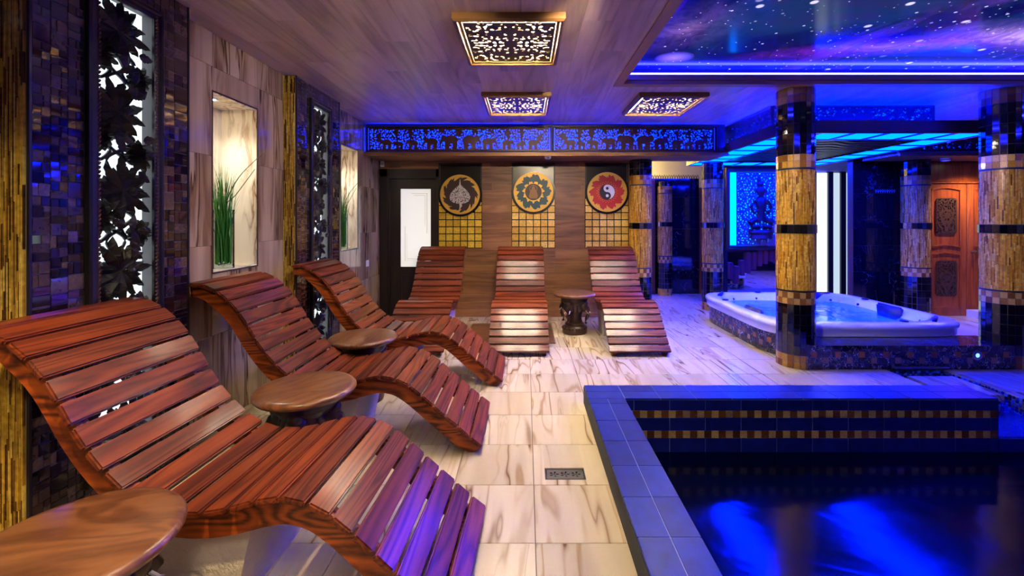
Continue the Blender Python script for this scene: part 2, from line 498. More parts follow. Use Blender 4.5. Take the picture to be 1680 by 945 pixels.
M['pale'] = pm('pale_plaster', S(224, 216, 170), 0.7)
M['dark_wall'] = pm('dark_wall', S(40, 34, 40), 0.5)
M['pebble'] = pm('pebble', S(190, 182, 168), 0.6)
M['blade'] = pm('grass_green', S(58, 120, 36), 0.45)
M['blade2'] = pm('grass_dark', S(44, 62, 24), 0.45)
M['glass'] = glass('clear_glass')
M['pool_water'] = water('pool_water', (0.0, 0.004, 0.03, 1), (0.22, 0.32, 0.62, 1), 0.12, 1.6, 0.16)
M['tub_water'] = water('tub_water', (0.02, 0.18, 0.9, 1), (0.35, 0.62, 1.0, 1), 0.05, 5.0, 0.35)
M['chan_water'] = water('channel_water', (0.02, 0.1, 0.7, 1), (0.4, 0.6, 1.0, 1), 0.08, 10.0, 0.6, (1, 3, 1))
M['lamp'] = emis('lamp_panel', (1.0, 0.86, 0.62, 1), E_CEIL)
M['lamp_dim'] = emis('lamp_panel_dimmed', (1.0, 0.86, 0.62, 1), E_CEIL * .4)
M['back_white'] = emis('back_light', (0.80, 0.95, 1.0, 1), E_BACK)
M['frieze_blue'] = emis('frieze_light', (0.0, 0.009, 1.0, 1), E_FRIEZE)
M['canopy_glass'] = emis('canopy_glass', (0.0, 0.0065, 1.0, 1), E_CANOPY)
M['cove'] = emis('cove_strip', (0.008, 0.010, 1.0, 1), E_COVE)
M['cantop'] = emis('canopy_strip', (0.0, 0.002, 1.0, 1), E_CANTOP)
M['curtain'] = emis('light_panel', (0.82, 0.95, 0.92, 1), 1.0)
M['door_glass'] = pm('frosted_lit_glass', S(225, 225, 220), 0.4, emit=(0.9, 0.92, 0.9, 1), es=0.42)
M['spot'] = emis('spot_lens', (1.0, 0.95, 0.85, 1), 30)
M['blue_pebble'] = tinted('blue_pebble_mosaic', 'col', 0.2, mottle=0.4)

def galaxy():
    m, nt, b = new_mat('star_film')
    tc = nt.nodes.new('ShaderNodeTexCoord'); V = tc.outputs['Object']
    def noise(scale, detail=6, dist=0.6, off=(0, 0, 0), sc=(1, 1, 1)):
        mp = nt.nodes.new('ShaderNodeMapping'); mp.inputs['Location'].default_value = off; mp.inputs['Scale'].default_value = sc
        mp.inputs['Rotation'].default_value = (0, 0, 0.7)
        n = nt.nodes.new('ShaderNodeTexNoise'); n.inputs['Scale'].default_value = scale; n.inputs['Detail'].default_value = detail
        n.inputs['Distortion'].default_value = dist; n.inputs['Roughness'].default_value = 0.62
        nt.links.new(V, mp.inputs[0]); nt.links.new(mp.outputs[0], n.inputs['Vector'])
        return n.outputs['Fac']
    base = ramp(nt, noise(0.6), [(0.3, S(4, 8, 44)), (0.5, S(10, 16, 70)), (0.62, S(24, 52, 92)), (0.75, S(60, 24, 90))])
    neb = ramp(nt, noise(1.1, 8, 1.0, (3, 1, 0), (1, 0.45, 1)), [(0.52, (0, 0, 0, 1)), (0.62, S(70, 24, 96)), (0.72, S(170, 70, 160)), (0.82, S(240, 190, 200))])
    c = mix(nt, 1.0, base, neb, 'ADD')
    def blob(x, y, rx, ry, rot, stops):
        mp = nt.nodes.new('ShaderNodeMapping'); mp.vector_type = 'TEXTURE'
        mp.inputs['Location'].default_value = (x, y, 2.787); mp.inputs['Scale'].default_value = (rx, ry, 1); mp.inputs['Rotation'].default_value = (0, 0, rot)
        g = nt.nodes.new('ShaderNodeTexGradient'); g.gradient_type = 'SPHERICAL'
        nt.links.new(V, mp.inputs[0]); nt.links.new(mp.outputs[0], g.inputs[0])
        return ramp(nt, g.outputs['Fac'], stops)
    K = (0, 0, 0, 1)
    wisp = ramp(nt, noise(5.0, 8, 2.0, (1, 5, 0)), [(0.4, (.35, .35, .35, 1)), (0.65, (1, 1, 1, 1))])
    def addb(c, bl, wis=True):
        if wis: bl = mix(nt, 1.0, bl, wisp, 'MULTIPLY')
        return mix(nt, 1.0, c, bl, 'ADD')
    c = addb(c, blob(3.85, 3.36, 0.95, 0.30, 0.15, [(0, K), (0.4, S(110, 70, 110)), (0.75, S(220, 180, 170)), (1, S(255, 245, 225))]))
    c = addb(c, blob(3.05, 3.52, 1.4, 0.22, -.22, [(0, K), (0.5, S(110, 30, 120)), (1, S(190, 80, 170))]))
    c = addb(c, blob(1.15, 3.25, 0.42, 0.5, 0.5, [(0, K), (0.6, S(70, 50, 70)), (1, S(150, 110, 120))]))
    c = mix(nt, 1.0, c, blob(1.27, 3.80, 0.17, 0.14, 0, [(0, K), (0.2, S(80, 60, 140)), (1, S(170, 140, 190))]), 'ADD')
    for sc, thr, pres in ((3.2, 0.09, 0.66), (8.0, 0.09, 0.74), (17.0, 0.10, 0.78)):
        vo = nt.nodes.new('ShaderNodeTexVoronoi'); vo.voronoi_dimensions = '2D'; vo.inputs['Scale'].default_value = sc
        nt.links.new(V, vo.inputs['Vector'])
        s1 = ramp(nt, vo.outputs['Distance'], [(thr * 0.6, (1, 1, 1, 1)), (thr, (0, 0, 0, 1))])
        sp = nt.nodes.new('ShaderNodeSeparateColor'); nt.links.new(vo.outputs['Color'], sp.inputs[0])
        s2 = ramp(nt, sp.outputs[0], [(pres, (0, 0, 0, 1)), (pres + 0.25, (1, .95, .98, 1))])
        c = mix(nt, 1.0, c, mix(nt, 1.0, s1, s2, 'MULTIPLY'), 'ADD')
    nt.links.new(c, b.inputs['Base Color']); nt.links.new(c, b.inputs['Emission Color'])
    b.inputs['Emission Strength'].default_value = 0.6
    b.inputs['Roughness'].default_value = 0.12
    b.inputs['Specular IOR Level'].default_value = 0.12
    return m
M['galaxy'] = galaxy()

# ------------------------------------------------------------------ room shell
WX = -2.10            # left wall plane
PX = -1.99            # pilaster front plane
CZ = 2.65             # ceiling height
BY = 6.37             # back wall plane
SY = 5.76             # soffit front plane
RX = 7.2              # right wall
RY = -3.0             # wall behind the camera
FY = 9.2              # far end of the passage

floor = tag(empty('floor'), 'cream marble tiled floor with brown veins', None, None, 'structure')
TL = 0.42
POOLX0, POOLY1 = 0.44, 3.389
holes = [(POOLX0, RX, RY, POOLY1), (3.355, 3.89, POOLY1 - .01, 4.13), (0.104, 0.324, 2.387, 2.50)]
m = MB()
bed = [(WX - .05, RX, RY, FY)]
for h in holes: bed = subtract(bed, h)
for (x0, x1, y0, y1) in bed: m.box(x0, x1, y0, y1, -0.12, -0.012)
obj('screed', m.mesh('screed'), M['grout'], floor)
i0 = int(math.floor((WX - 0.041) / TL)); i1 = int(math.ceil((RX - 0.041) / TL))
for j in range(-8, 18):
    for i in range(i0, i1):
        x0, x1 = 0.041 + TL * i, 0.041 + TL * (i + 1)
        y0, y1 = 1.919 + TL * j, 1.919 + TL * (j + 1)
        if y1 > FY: continue
        if y0 > 6.4 and (x0 < 1.2 or x0 > 5.2): continue
        if x1 > 2.6 and x0 < 4.45 and y0 > 4.5 and y1 < 6.4: continue     # under the tub
        if y1 < 0.4: continue
        rs = [(max(x0, WX) + .0022, min(x1, RX) - .0022, y0 + .0022, y1 - .0022)]
        for h in holes: rs = subtract(rs, h)
        for r in rs:
            piece('floor_tile', floor, r[0], r[1], r[2], r[3], -0.012, 0.0, M['floor'])

# left wall with two lit niches
NICHES = [(2.97, 3.47, 1.04, 2.26), (5.03, 5.54, 1.04, 2.26)]
wl = tag(empty('wall_left'), 'left wall of large veined beige stone tiles with two niches', None, None, 'structure')
bed = [(RY, FY, 0, CZ + .2)]
for n_ in NICHES: bed = subtract(bed, n_)
m = MB()
for (y0, y1, z0, z1) in bed: m.box(WX - 0.30, WX - 0.010, y0, y1, z0, z1)
obj('wall_core', m.mesh('wall_core'), M['grout'], wl)
ys = [-1.2, -.7, -.2, .3, .8, 1.3, 1.8, 2.4, 2.97, 3.47, 3.86, 4.45, 5.03, 5.54, 5.95, BY]
zs = [0.0, 0.62, 1.225, 1.825, 2.425, CZ]
for a in range(len(ys) - 1):
    for b in range(len(zs) - 1):
        rs = [(ys[a] + .0012, ys[a + 1] - .0012, zs[b] + .0012, zs[b + 1] - .0012)]
        for n_ in NICHES: rs = subtract(rs, n_)
        for r in rs:
            piece('stone_tile', wl, WX - 0.012, WX, r[0], r[1], r[2], r[3], M['stone'], 0.0)
NB = WX - 0.27
for (y0, y1, z0, z1) in NICHES:
    m = MB()
    m.box(NB - .01, NB, y0 + .001, y1 - .001, z0 + .001, z1 - .001)
    m.box(NB, WX - .002, y0 + .001, y0 + .010, z0 + .001, z1 - .001); m.box(NB, WX - .002, y1 - .010, y1 - .001, z0 + .001, z1 - .001)
    m.box(NB, WX - .002, y0 + .010, y1 - .010, z1 - .010, z1 - .001); m.box(NB, WX - .002, y0 + .010, y1 - .010, z0 + .001, z0 + .010)
    obj('niche_lining', m.mesh('niche_lining'), M['stone_in'], wl)
    m = MB(); e = .006
    for (a0, a1, b0, b1) in ((y0 - e, y0 + .004, z0 - e, z1 + e), (y1 - .004, y1 + e, z0 - e, z1 + e), (y0, y1, z1 - .004, z1 + e), (y0, y1, z0 - e, z0 + .004)):
        m.box(WX - .01, WX + .003, a0, a1, b0, b1)
    obj('niche_edging', m.mesh('niche_edging'), M['gilt_dark'], wl)

# back wall of wood planks
wb = tag(empty('wall_back'), 'brown wood plank back wall behind the three loungers', None, None, 'structure')
DX0, DX1, DZ = -2.085, -1.25, 2.12
BX1 = 1.62
m = MB()
m.box(DX1, BX1, BY + .012, BY + .25, 0, CZ); m.box(WX - .3, DX1, BY + .012, BY + .25, DZ, CZ)
obj('wall_core', m.mesh('wall_core'), M['black'], wb)
PHT = 0.107
for k in range(22):
    z0 = k * PHT; z1 = min(z0 + PHT, 2.27)
    if z1 - z0 < .02: continue
    x = WX + 0.0 - random.random() * 1.0
    while x < BX1:
        L = 1.28
        x0, x1 = max(x, WX), min(x + L, BX1)
        if x1 - x0 > .03:
            for r in subtract([(x0 + .0006, x1 - .0006, z0 + .0006, z1 - .0006)], (DX0 - .05, DX1, 0, DZ)):
                piece('wall_plank', wb, r[0], r[1], BY, BY + .012, r[2], r[3], M['plank'])
        x += L

# other walls
def wall(name, label, x0, x1, y0, y1, z0, z1, mat):
    mm = MB(); mm.box(x0, x1, y0, y1, z0, z1)
    return tag(obj(name, mm.mesh(name), mat), label, None, None, 'structure')
wall('wall_right', 'plain right side wall beyond the pool', RX, RX + .2, RY, 6.7, -1.6, CZ + .3, M['dark_wall'])
wall('wall_rear', 'wall behind the camera', WX - .3, RX + .2, RY - .2, RY, -1.6, CZ + .3, M['dark_wall'])
wall('wall_passage_side', 'side wall of the passage behind the plank wall', BX1 - .12, BX1, BY + .25, FY, 0, CZ, M['pale'])
wall('wall_passage_end', 'pale yellow lit end wall of the passage', BX1 - .12, 5.2, FY, FY + .2, 0, CZ, M['pale'])
wall('wall_alcove', 'dark wall of the alcove behind the hot tub', 3.40, 4.86, 7.62, 7.80, 0, CZ, M['black'])

# ceiling of wood planks with an opening for the star film
GX0, GY1 = 0.86, 4.10
ceil = tag(empty('ceiling'), 'light wood plank ceiling', None, None, 'structure')
m = MB()
for r in subtract([(WX - .3, RX + .2, RY, FY + .2)], (GX0 - .02, RX - .4, RY + .4, GY1 + .02)): m.box(r[0], r[1], r[2], r[3], CZ + .012, CZ + .10)
obj('ceiling_core', m.mesh('ceiling_core'), M['black'], ceil)
LIGHTS = [(-0.105, 3.075), (-0.095, 4.75), (1.46, 4.76)]
PW, PL = 0.193, 1.285
x = WX - 0.05; k = 0
while x < RX:
    off = [0.0, .62, .21, .95, .45][k % 5]
    y = -1.4 - off
    while y < SY + .05:
        x0, x1, y0, y1 = max(x, WX), min(x + PW, RX), max(y, -1.2), min(y + PL, SY + .06)
        if y1 - y0 > .03 and y1 > 0.2:
            rs = subtract([(x0 + .0006, x1 - .0006, y0 + .0006, y1 - .0006)], (GX0, RX - .4, RY, GY1))
            for r in rs: piece('ceiling_plank', ceil, r[0], r[1], r[2], r[3], CZ, CZ + .012, M['ceil'])
        y += PL
    x += PW; k += 1
mm = MB(); mm.box(BX1 - .1, RX, SY + .06, FY, CZ, CZ + .012)
obj('rear_ceiling', mm.mesh('rear_ceiling'), M['pale'], ceil)

# star ceiling: printed stretch film in a recess, wooden trim, blue strip light
sc_ = thing('star_ceiling', 'glossy starry galaxy film ceiling panel over the pool', 'ceiling panel', (0, 0, 0))
FZ = 2.785; GX1, GY0 = RX - .45, RY + .45
mm = MB(); mm.box(GX0, GX1, GY0, GY1, FZ, FZ + .004)
obj('film', mm.mesh('film'), M['galaxy'], sc_)
mm = MB()
for (a0, a1, b0, b1) in ((GX0 - .03, GX0, GY0, GY1 + .03), (GX1, GX1 + .03, GY0, GY1 + .03), (GX0, GX1, GY1, GY1 + .03), (GX0, GX1, GY0 - .03, GY0)):
    mm.box(a0, a1, b0, b1, CZ - .002, FZ + .03)
obj('recess_side', mm.mesh('recess_side'), M['dark_wall'], sc_)
def trimbar(name, x0, x1, y0, y1, par):
    mm = MB(); along_x = (x1 - x0) > (y1 - y0)
    mm.box(x0, x1, y0, y1, CZ - .012, CZ + .022)
    if along_x:
        mm.box(x0, x1, y0 - .014, y1, CZ + .024, CZ + .05); mm.box(x0, x1, y0 - .008, y1, CZ + .052, CZ + .075)
    else:
        mm.box(x0, x1 + .014, y0, y1, CZ + .024, CZ + .05); mm.box(x0, x1 + .008, y0, y1, CZ + .052, CZ + .075)
    return obj(name, mm.mesh(name), M['trim_wood'], par)
trimbar('trim', GX0 - .045, GX1, GY1 - .035, GY1 + .045, sc_)
trimbar('trim', GX0 - .045, GX0 + .03, GY0, GY1 - .035, sc_)
mm = MB(); mm.box(GX0 + .035, GX1, GY1 - .022, GY1 - .012, CZ + .082, CZ + .097); obj('light_strip', mm.mesh('light_strip'), M['cove'], sc_)
mm = MB(); mm.box(GX0 + .012, GX0 + .022, GY0, GY1 - .03, CZ + .082, CZ + .097); obj('light_strip', mm.mesh('light_strip'), M['cove'], sc_)
mm = MB(); mm.box(GX1 - .022, GX1 - .012, GY0, GY1 - .03, CZ + .082, CZ + .097); obj('light_strip', mm.mesh('light_strip'), M['cove'], sc_)

# ------------------------------------------------------------------ carved patterns
def holes_field(W, H, pitch, a, b, seed, jit=0.35, curl=True):
    """solid sheet with small leaf-shaped holes"""
    rs = np.random.RandomState(seed)
    def fn(X, Z):
        F = np.full(X.shape, 3.0)
        xs, zs = X[0], Z[:, 0]
        row = 0
        z = -H / 2 + pitch * .6
        while z < H / 2 - pitch * .4:
            x = -W / 2 + pitch * (.6 if row % 2 else 1.0)
            while x < W / 2 - pitch * .4:
                cx, cz = x + rs.uniform(-jit, jit) * pitch, z + rs.uniform(-jit, jit) * pitch
                an = rs.uniform(0, PI); sa = rs.uniform(.75, 1.25); R = a * 1.6 * sa
                i0, i1 = np.searchsorted(xs, [cx - R, cx + R]); j0, j1 = np.searchsorted(zs, [cz - R, cz + R])
                if i1 > i0 and j1 > j0:
                    dx, dz = X[j0:j1, i0:i1] - cx, Z[j0:j1, i0:i1] - cz
                    u = dx * math.cos(an) + dz * math.sin(an); v = -dx * math.sin(an) + dz * math.cos(an)
                    if curl: v = v - u * u / (a * sa) * .5
                    q = np.sqrt((u / (a * sa)) ** 2 + (v / (b * sa)) ** 2) - 1
                    F[j0:j1, i0:i1] = np.minimum(F[j0:j1, i0:i1], q)
                x += pitch
            z += pitch * .87; row += 1
        return F
    return fn

def cap(X, Z, p, q, r0, r1=None):
    """positive inside a tapered capsule"""
    r1 = r0 if r1 is None else r1
    dx, dz = q[0] - p[0], q[1] - p[1]
    t = np.clip(((X - p[0]) * dx + (Z - p[1]) * dz) / (dx * dx + dz * dz + 1e-12), 0, 1)
    return ((r0 + (r1 - r0) * t) - np.hypot(X - p[0] - t * dx, Z - p[1] - t * dz)) * 100

def ellp(X, Z, c, a, b):
    return (1 - np.sqrt(((X - c[0]) / a) ** 2 + ((Z - c[1]) / b) ** 2)) * b * 100

def elephant(X, Z, x, z, h, f):
    """silhouette, feet at (x, z), height h, facing f = +1 / -1"""
    P = lambda u, v: (x + f * u * h, z + v * h)
    F = ellp(X, Z, P(0, .66), .50 * h, .30 * h)
    F = np.maximum(F, ellp(X, Z, P(.50, .74), .22 * h, .24 * h))
    F = np.maximum(F, ellp(X, Z, P(.36, .70), .13 * h, .22 * h))
    for u in (-.38, -.2, .16, .34): F = np.maximum(F, cap(X, Z, P(u, .5), P(u + .02, .05), .10 * h, .085 * h))
    for a, b, r in ((P(.62, .7), P(.74, .42), .09), (P(.74, .42), P(.76, .14), .06), (P(.76, .14), P(.86, .08), .045), (P(-.48, .72), P(-.6, .35), .03), (P(.62, .56), P(.82, .52), .03)):
        F = np.maximum(F, cap(X, Z, a, b, r * h))
    return F

def rosette(X, Z, x, z, r, n=6):
    a = np.arctan2(Z - z, X - x); d = np.hypot(X - x, Z - z)
    return (r * (.72 + .28 * np.cos(n * a)) - d) * 100

def frieze_fn(W, H, seed):
    base = holes_field(W, H, .0300, .0120, .0052, seed)
    def fn(X, Z):
        F = base(X, Z)
        g = -H / 2 + .012
        for (x, h, f) in ((-.40, .13, -1), (-.33, .10, -1), (-.255, .125, -1), (-.15, .15, -1), (-.045, .185, -1), (.06, .185, 1), (.16, .15, 1), (.265, .125, 1), (.34, .10, 1), (.41, .13, 1)):
            e = elephant(X, Z, x * W, g, h, f)
            F = np.where((e > -.55) & (e < -.05) & (Z > g), np.minimum(F, -.2), F)
            F = np.maximum(F, e)
        for (x, z, r) in ((-.445, .02, .06), (.445, .02, .06), (-.345, .085, .05), (.345, .085, .05), (-.27, .075, .045), (.27, .075, .045), (-.09, .10, .05), (.09, .10, .05), (0, .09, .07), (-.18, .10, .035), (.18, .10, .035)):
            F = np.maximum(F, rosette(X, Z, x * W, z, r, 6))
        for x in (-.345, .345, -.27, .27): F = np.maximum(F, cap(X, Z, (x * W, .08), (x * W + .01, -.13), .012))
        F = np.maximum(F, (np.maximum(np.abs(X) / (W / 2 - .012), np.abs(Z) / (H / 2 - .012)) - 1) * 10)
        return F
    return fn

def grille_fn(W, H):
    base = holes_field(W / 2, H / 2, .040, .0175, .0100, 77, jit=.25)
    def fn(X, Z):
        u, v = np.abs(X), np.abs(Z)
        d = np.hypot(X, Z); a = np.arctan2(Z, X)
        F = rosette(X, Z, 0, 0, .10, 8)
        F = np.minimum(F, (d - .028) * 100); F = np.maximum(F, (.018 - d) * 100)
        n2 = X.shape[1] // 2; m2 = X.shape[0] // 2
        xs_, zs_ = np.meshgrid(np.abs(X[0]), np.abs(Z[:, 0]))
        gx, gz = np.meshgrid(np.linspace(0, W / 2, 60) - W / 4, np.linspace(0, H / 2, 70) - H / 4)
        bq = base(gx, gz)
        ii = np.clip(np.round(u / (W / 2) * 59).astype(int), 0, 59); jj = np.clip(np.round(v / (H / 2) * 69).astype(int), 0, 69)
        F = np.maximum(F, bq[jj, ii])
        def ring(cx, cz, r, w): return (w - np.abs(np.hypot(u - cx, v - cz) - r)) * 100
        for cx, cz, r in ((.15, .12, .05), (.23, .25, .06), (.09, .25, .05), (.25, .08, .04), (.16, .20, .03), (.27, .17, .028), (.04, .16, .03), (.06, .32, .03), (.18, .33, .035), (.28, .33, .03)):
            F = np.maximum(F, ring(cx, cz, r, .009))
        for cx, cz, r in ((.15, .12, .022), (.23, .25, .026), (.09, .25, .02), (.25, .08, .016)):
            F = np.maximum(F, (r - np.hypot(u - cx, v - cz)) * 100)
        for p, q in (((.06, .06), (.14, .07)), ((.14, .16), (.2, .2)), ((.1, .2), (.05, .11)), ((.2, .31), (.26, .30)), ((0, .10), (0, .36)), ((.1, 0), (.3, 0)), ((.29, 0), (.29, .36)), ((0, .355), (.3, .355))):
            F = np.maximum(F, cap(u, v, p, q, .010))
        F = np.maximum(F, (.009 - np.abs(v - .17 - .03 * np.sin(u * 30))) * 100 * (u > .02))
        F = np.maximum(F, (np.maximum(u / (W / 2 - .012), v / (H / 2 - .012)) - 1) * 10)
        return F
    return fn

def inset_fn(W, H):
    base = holes_field(W, H, .030, .0135, .0075, 5)
    def fn(X, Z):
        F = base(X, Z)
        u = np.abs(X)
        F = np.maximum(F, (.012 - np.abs(np.hypot(X, Z) - .085)) * 100)
        F = np.maximum(F, rosette(X, Z, 0, 0, .06, 8))
        F = np.maximum(F, cap(u, Z, (.0, -.20), (.11, .05), .011))
        F = np.maximum(F, (np.maximum(u / (W / 2 - .01), np.abs(Z) / (H / 2 - .01)) - 1) * 10)
        ro = np.maximum(u - (W / 2 - .05), 0); rz = np.maximum(np.abs(Z) - (H / 2 - .05), 0)
        return np.minimum(F, (.05 - np.hypot(ro, rz)) * 100)
    return fn

# ------------------------------------------------------------------ carved ceiling lights
GW, GH = .58, .68
g_me = fret('grille', GW, GH, .0065, grille_fn(GW, GH), .014)
fr_me = frame_mesh('light_frame', .69, .80, .062, .05)
lp = MB(); lp.box(-.29, .29, -.004, 0, -.34, .34); lp_me = lp.mesh('lamp_panel')
lp_me2 = lp.mesh('lamp_panel')
def ceiling_light(x, y, label, dim=False):
    t = thing('ceiling_light', label, 'ceiling light', (x, y, CZ), 0, 'carved ceiling lights', (PI / 2, 0, 0))
    obj('frame', fr_me, M['gilt'], t)
    obj('carved_grille', g_me, M['gilt_dark'], t, (0, -.022, 0))
    obj('lamp_panel', lp_me2 if dim else lp_me, M['lamp_dim'] if dim else M['lamp'], t, (0, -.001, 0))
ceiling_light(LIGHTS[0][0], LIGHTS[0][1], 'largest and nearest carved square ceiling light in a gilded frame')
ceiling_light(LIGHTS[1][0], LIGHTS[1][1], 'carved square ceiling light in front of the left half of the blue frieze')
ceiling_light(LIGHTS[2][0], LIGHTS[2][1], 'carved square ceiling light just beyond the corner of the star ceiling')
ceiling_light(-.105, 1.30, 'carved square ceiling light above the foreground lounger, added out of frame', True)  # unseen repeat of the row, added for its light
ceiling_light(-.105, -.45, 'added unseen carved square ceiling light behind the camera')  # continues the row out of view, added to light the room

# ------------------------------------------------------------------ soffit with elephant frieze
def soffit(name, label, x0, x1, panels):
    t = tag(empty(name), label, None, None, 'structure')
    mm = MB()
    mm.box(x0, x1, SY + .085, BY - .001, 2.262, CZ - .001)
    obj('soffit_core', mm.mesh('soffit_core'), M['black'], t)
    mm = MB(); mm.box(x0, x1, SY + .0, BY - .001, 2.235, 2.26); obj('soffit_board', mm.mesh('soffit_board'), M['plank'], t)
    mm = MB(); mm.box(x0, x1, SY - .03, SY - .001, 2.222, 2.252); mm.box(x0, x1, SY - .018, SY + .02, 2.254, 2.272)
    obj('moulding', mm.mesh('moulding'), M['gilt'], t)
    return t
soffit('trim_1', 'wood soffit above the plank wall', WX + .001, 2.62, None)
soffit('trim_2', 'wood soffit above the carved wooden door', 4.83, RX - .01, None)
FRH = .335
fz_me = fret('frieze', 2.36, FRH - .05, .005, frieze_fn(2.36, FRH - .05, 3), .015)
fz_me2 = fret('frieze', 2.08, FRH - .05, .005, frieze_fn(2.08, FRH - .05, 8), .015)
def frieze_panel(x0, x1, me, W, label, y=SY + .04, rz=0.0, loc=None, H=FRH, zc=None):
    zc = zc if zc else 2.283 + H / 2
    t = thing('elephant_frieze', label, 'frieze panel', loc if loc else ((x0 + x1) / 2, y, zc), rz, 'carved blue-lit frieze panels')
    obj('frame', frame_mesh('frame', x1 - x0, H, .026, .035), M['carved'], t)
    obj('fretwork', me, M['fretwood'], t, (0, .006, 0))
    mb = MB(); mb.box(-(x1 - x0) / 2 + .01, (x1 - x0) / 2 - .01, .034, .04, -H / 2 + .01, H / 2 - .01)
    obj('light_panel', mb.mesh('light_panel'), M['frieze_blue'], t)
    return t
frieze_panel(-2.085, .335, fz_me, 2.36, 'long blue-lit carved elephant frieze above the dark door and first two emblems')
frieze_panel(.345, 2.485, fz_me2, 2.08, 'blue-lit carved elephant frieze above the yin-yang emblem up to the canopy')
fz_me3 = fret('frieze', 2.2, FRH - .05, .006, frieze_fn(2.2, FRH - .05, 11), .015)
frieze_panel(4.86, 7.12, fz_me3, 2.2, 'blue-lit carved frieze above the carved wooden door')

# ------------------------------------------------------------------ columns
GOLDS = [S(208, 160, 54), S(192, 142, 40), S(162, 108, 32), S(220, 180, 84), S(200, 150, 46), S(136, 84, 26)]
BLACKS = [S(16, 13, 14), S(22, 17, 18), S(12, 10, 12)]
def column(label, cx, cy, r, ztop, full, group='mosaic columns', bright=1.0):
    t = thing('column', label, 'column', (cx, cy, 0), 0, group)
    mm = MB(); mm.lathe([(r + .001, 0), (r + .001, ztop)], 60)
    obj('core', mm.mesh('core', True), M['grout_dark'], t)
    n = 20
    rows = []
    def zone(z0, z1, k, typ):
        for q in range(k): rows.append((z0 + (z1 - z0) * q / k, z0 + (z1 - z0) * (q + 1) / k, typ, q))
    zone(0, .125, 2, 'gold'); zone(.125, .60, 5, 'black'); zone(.60, .715, 2, 'check')
    zone(1.268, 1.352, 1, 'mirror'); zone(1.888, 2.012, 2, 'gold'); zone(2.012, 2.50, 5, 'black'); zone(2.50, 2.645, 2, 'gold')
    jb, jg, jm = MB(), MB(), MB()
    for (z0, z1, typ, q) in rows:
        if z0 >= ztop - .01: continue
        z1 = min(z1, ztop)
        rr = r + (.012 if typ == 'mirror' else 0)
        h = z1 - z0 - .004; w = 2 * PI * rr / n - .003
        for k in range(n):
            a = 2 * PI * (k + .5) / n
            if typ == 'black': col = random.choice(BLACKS)
            elif typ == 'mirror': col = random.choice([S(150, 150, 160), S(60, 60, 80), S(30, 30, 40), S(200, 190, 180), S(90, 80, 70)])
            elif typ == 'check': col = S(200, 160, 84) if (k + q) % 2 else random.choice([S(120, 74, 30), S(150, 104, 50)])
            else: col = random.choice(GOLDS)
            col = tuple(min(1, c * bright) for c in col[:3]) + (1,)
            p = (rr * math.cos(a), rr * math.sin(a), (z0 + z1) / 2)
            if full:
                mt = M['black_tile'] if typ == 'black' else M['mirror_tile'] if typ == 'mirror' else M['gold_tile']
                nm = {'black': 'black_tile', 'mirror': 'mirror_tile'}.get(typ, 'gold_tile')
                tl = obj(nm, bmesh_box(.010, w, h, 0, mt), None, t, p, (0, random.uniform(-.006, .006), a + random.uniform(-.01, .01)), col)
            else:
                mtx = Matrix.Translation(p) @ Matrix.Rotation(a, 4, 'Z')
                (jb if typ == 'black' else jm if typ == 'mirror' else jg).mbox(mtx, .010, w, h, col)
    if not full:
        for nm, jj, mt in (('black_tiles', jb, 'black_tile_v'), ('gold_tiles', jg, 'gold_tile_v'), ('mirror_band', jm, 'mirror_tile_v')):
            if jj.v: obj(nm, jj.mesh(nm), M[mt], t, kind='stuff')
    for z in (.722, 1.878):
        if z < ztop:
            mm = MB(); mm.lathe([(r - .004, z - .006), (r + .006, z - .006), (r + .006, z + .008), (r - .004, z + .008)], 40, caps=False)
            obj('dark_ring', mm.mesh('dark_ring', True), M['black'], t)
    st = MB(); ns = 92
    for (z0, z1) in ((.732, 1.266), (1.354, 1.870)):
        for k in range(ns):
            a = 2 * PI * k / ns; w = 2 * PI * r / ns - .0014
            z = z0 - random.random() * .1
            while z < z1:
                L = random.uniform(.07, .17)
                a0, a1 = max(z, z0), min(z + L, z1)
                if a1 - a0 > .01:
                    d = random.uniform(-.0015, .0025)
                    col = random.choices([S(216, 168, 64), S(200, 148, 46), S(226, 188, 92), S(156, 106, 34), S(112, 70, 24), S(184, 130, 40)], [4, 4, 2, 1.5, .8, 3])[0]
                    mtx = Matrix.Translation(((r + d + .0005) * math.cos(a), (r + d + .0005) * math.sin(a), (a0 + a1) / 2)) @ Matrix.Rotation(a + random.uniform(-.05, .05), 4, 'Z')
                    st.mbox(mtx, .008, w, a1 - a0 - .002, col)
                z += L
    obj('gold_strip_mosaic', st.mesh('gold_strip_mosaic'), M['strip_v'], t, kind='stuff')
    return t
column('gold and black mosaic column at the near left corner of the hot tub', 2.61, 4.30, .16, 2.648, True)
column('gold and black mosaic column at the right edge of the photo', 4.62, 4.30, .16, 2.648, True)
column('gold and black mosaic column beside the carved wooden door', 5.53, 6.30, .16, 2.234, False)
column('gold and black mosaic column at the right end of the plank wall', 1.62, 6.28, .15, 2.234, False)
column('gold and black mosaic column behind the far left corner of the hot tub', 2.90, 6.90, .15, 2.645, False)
column('slim yellow-lit mosaic column deep in the passage', 2.58, 8.25, .125, 2.10, False)

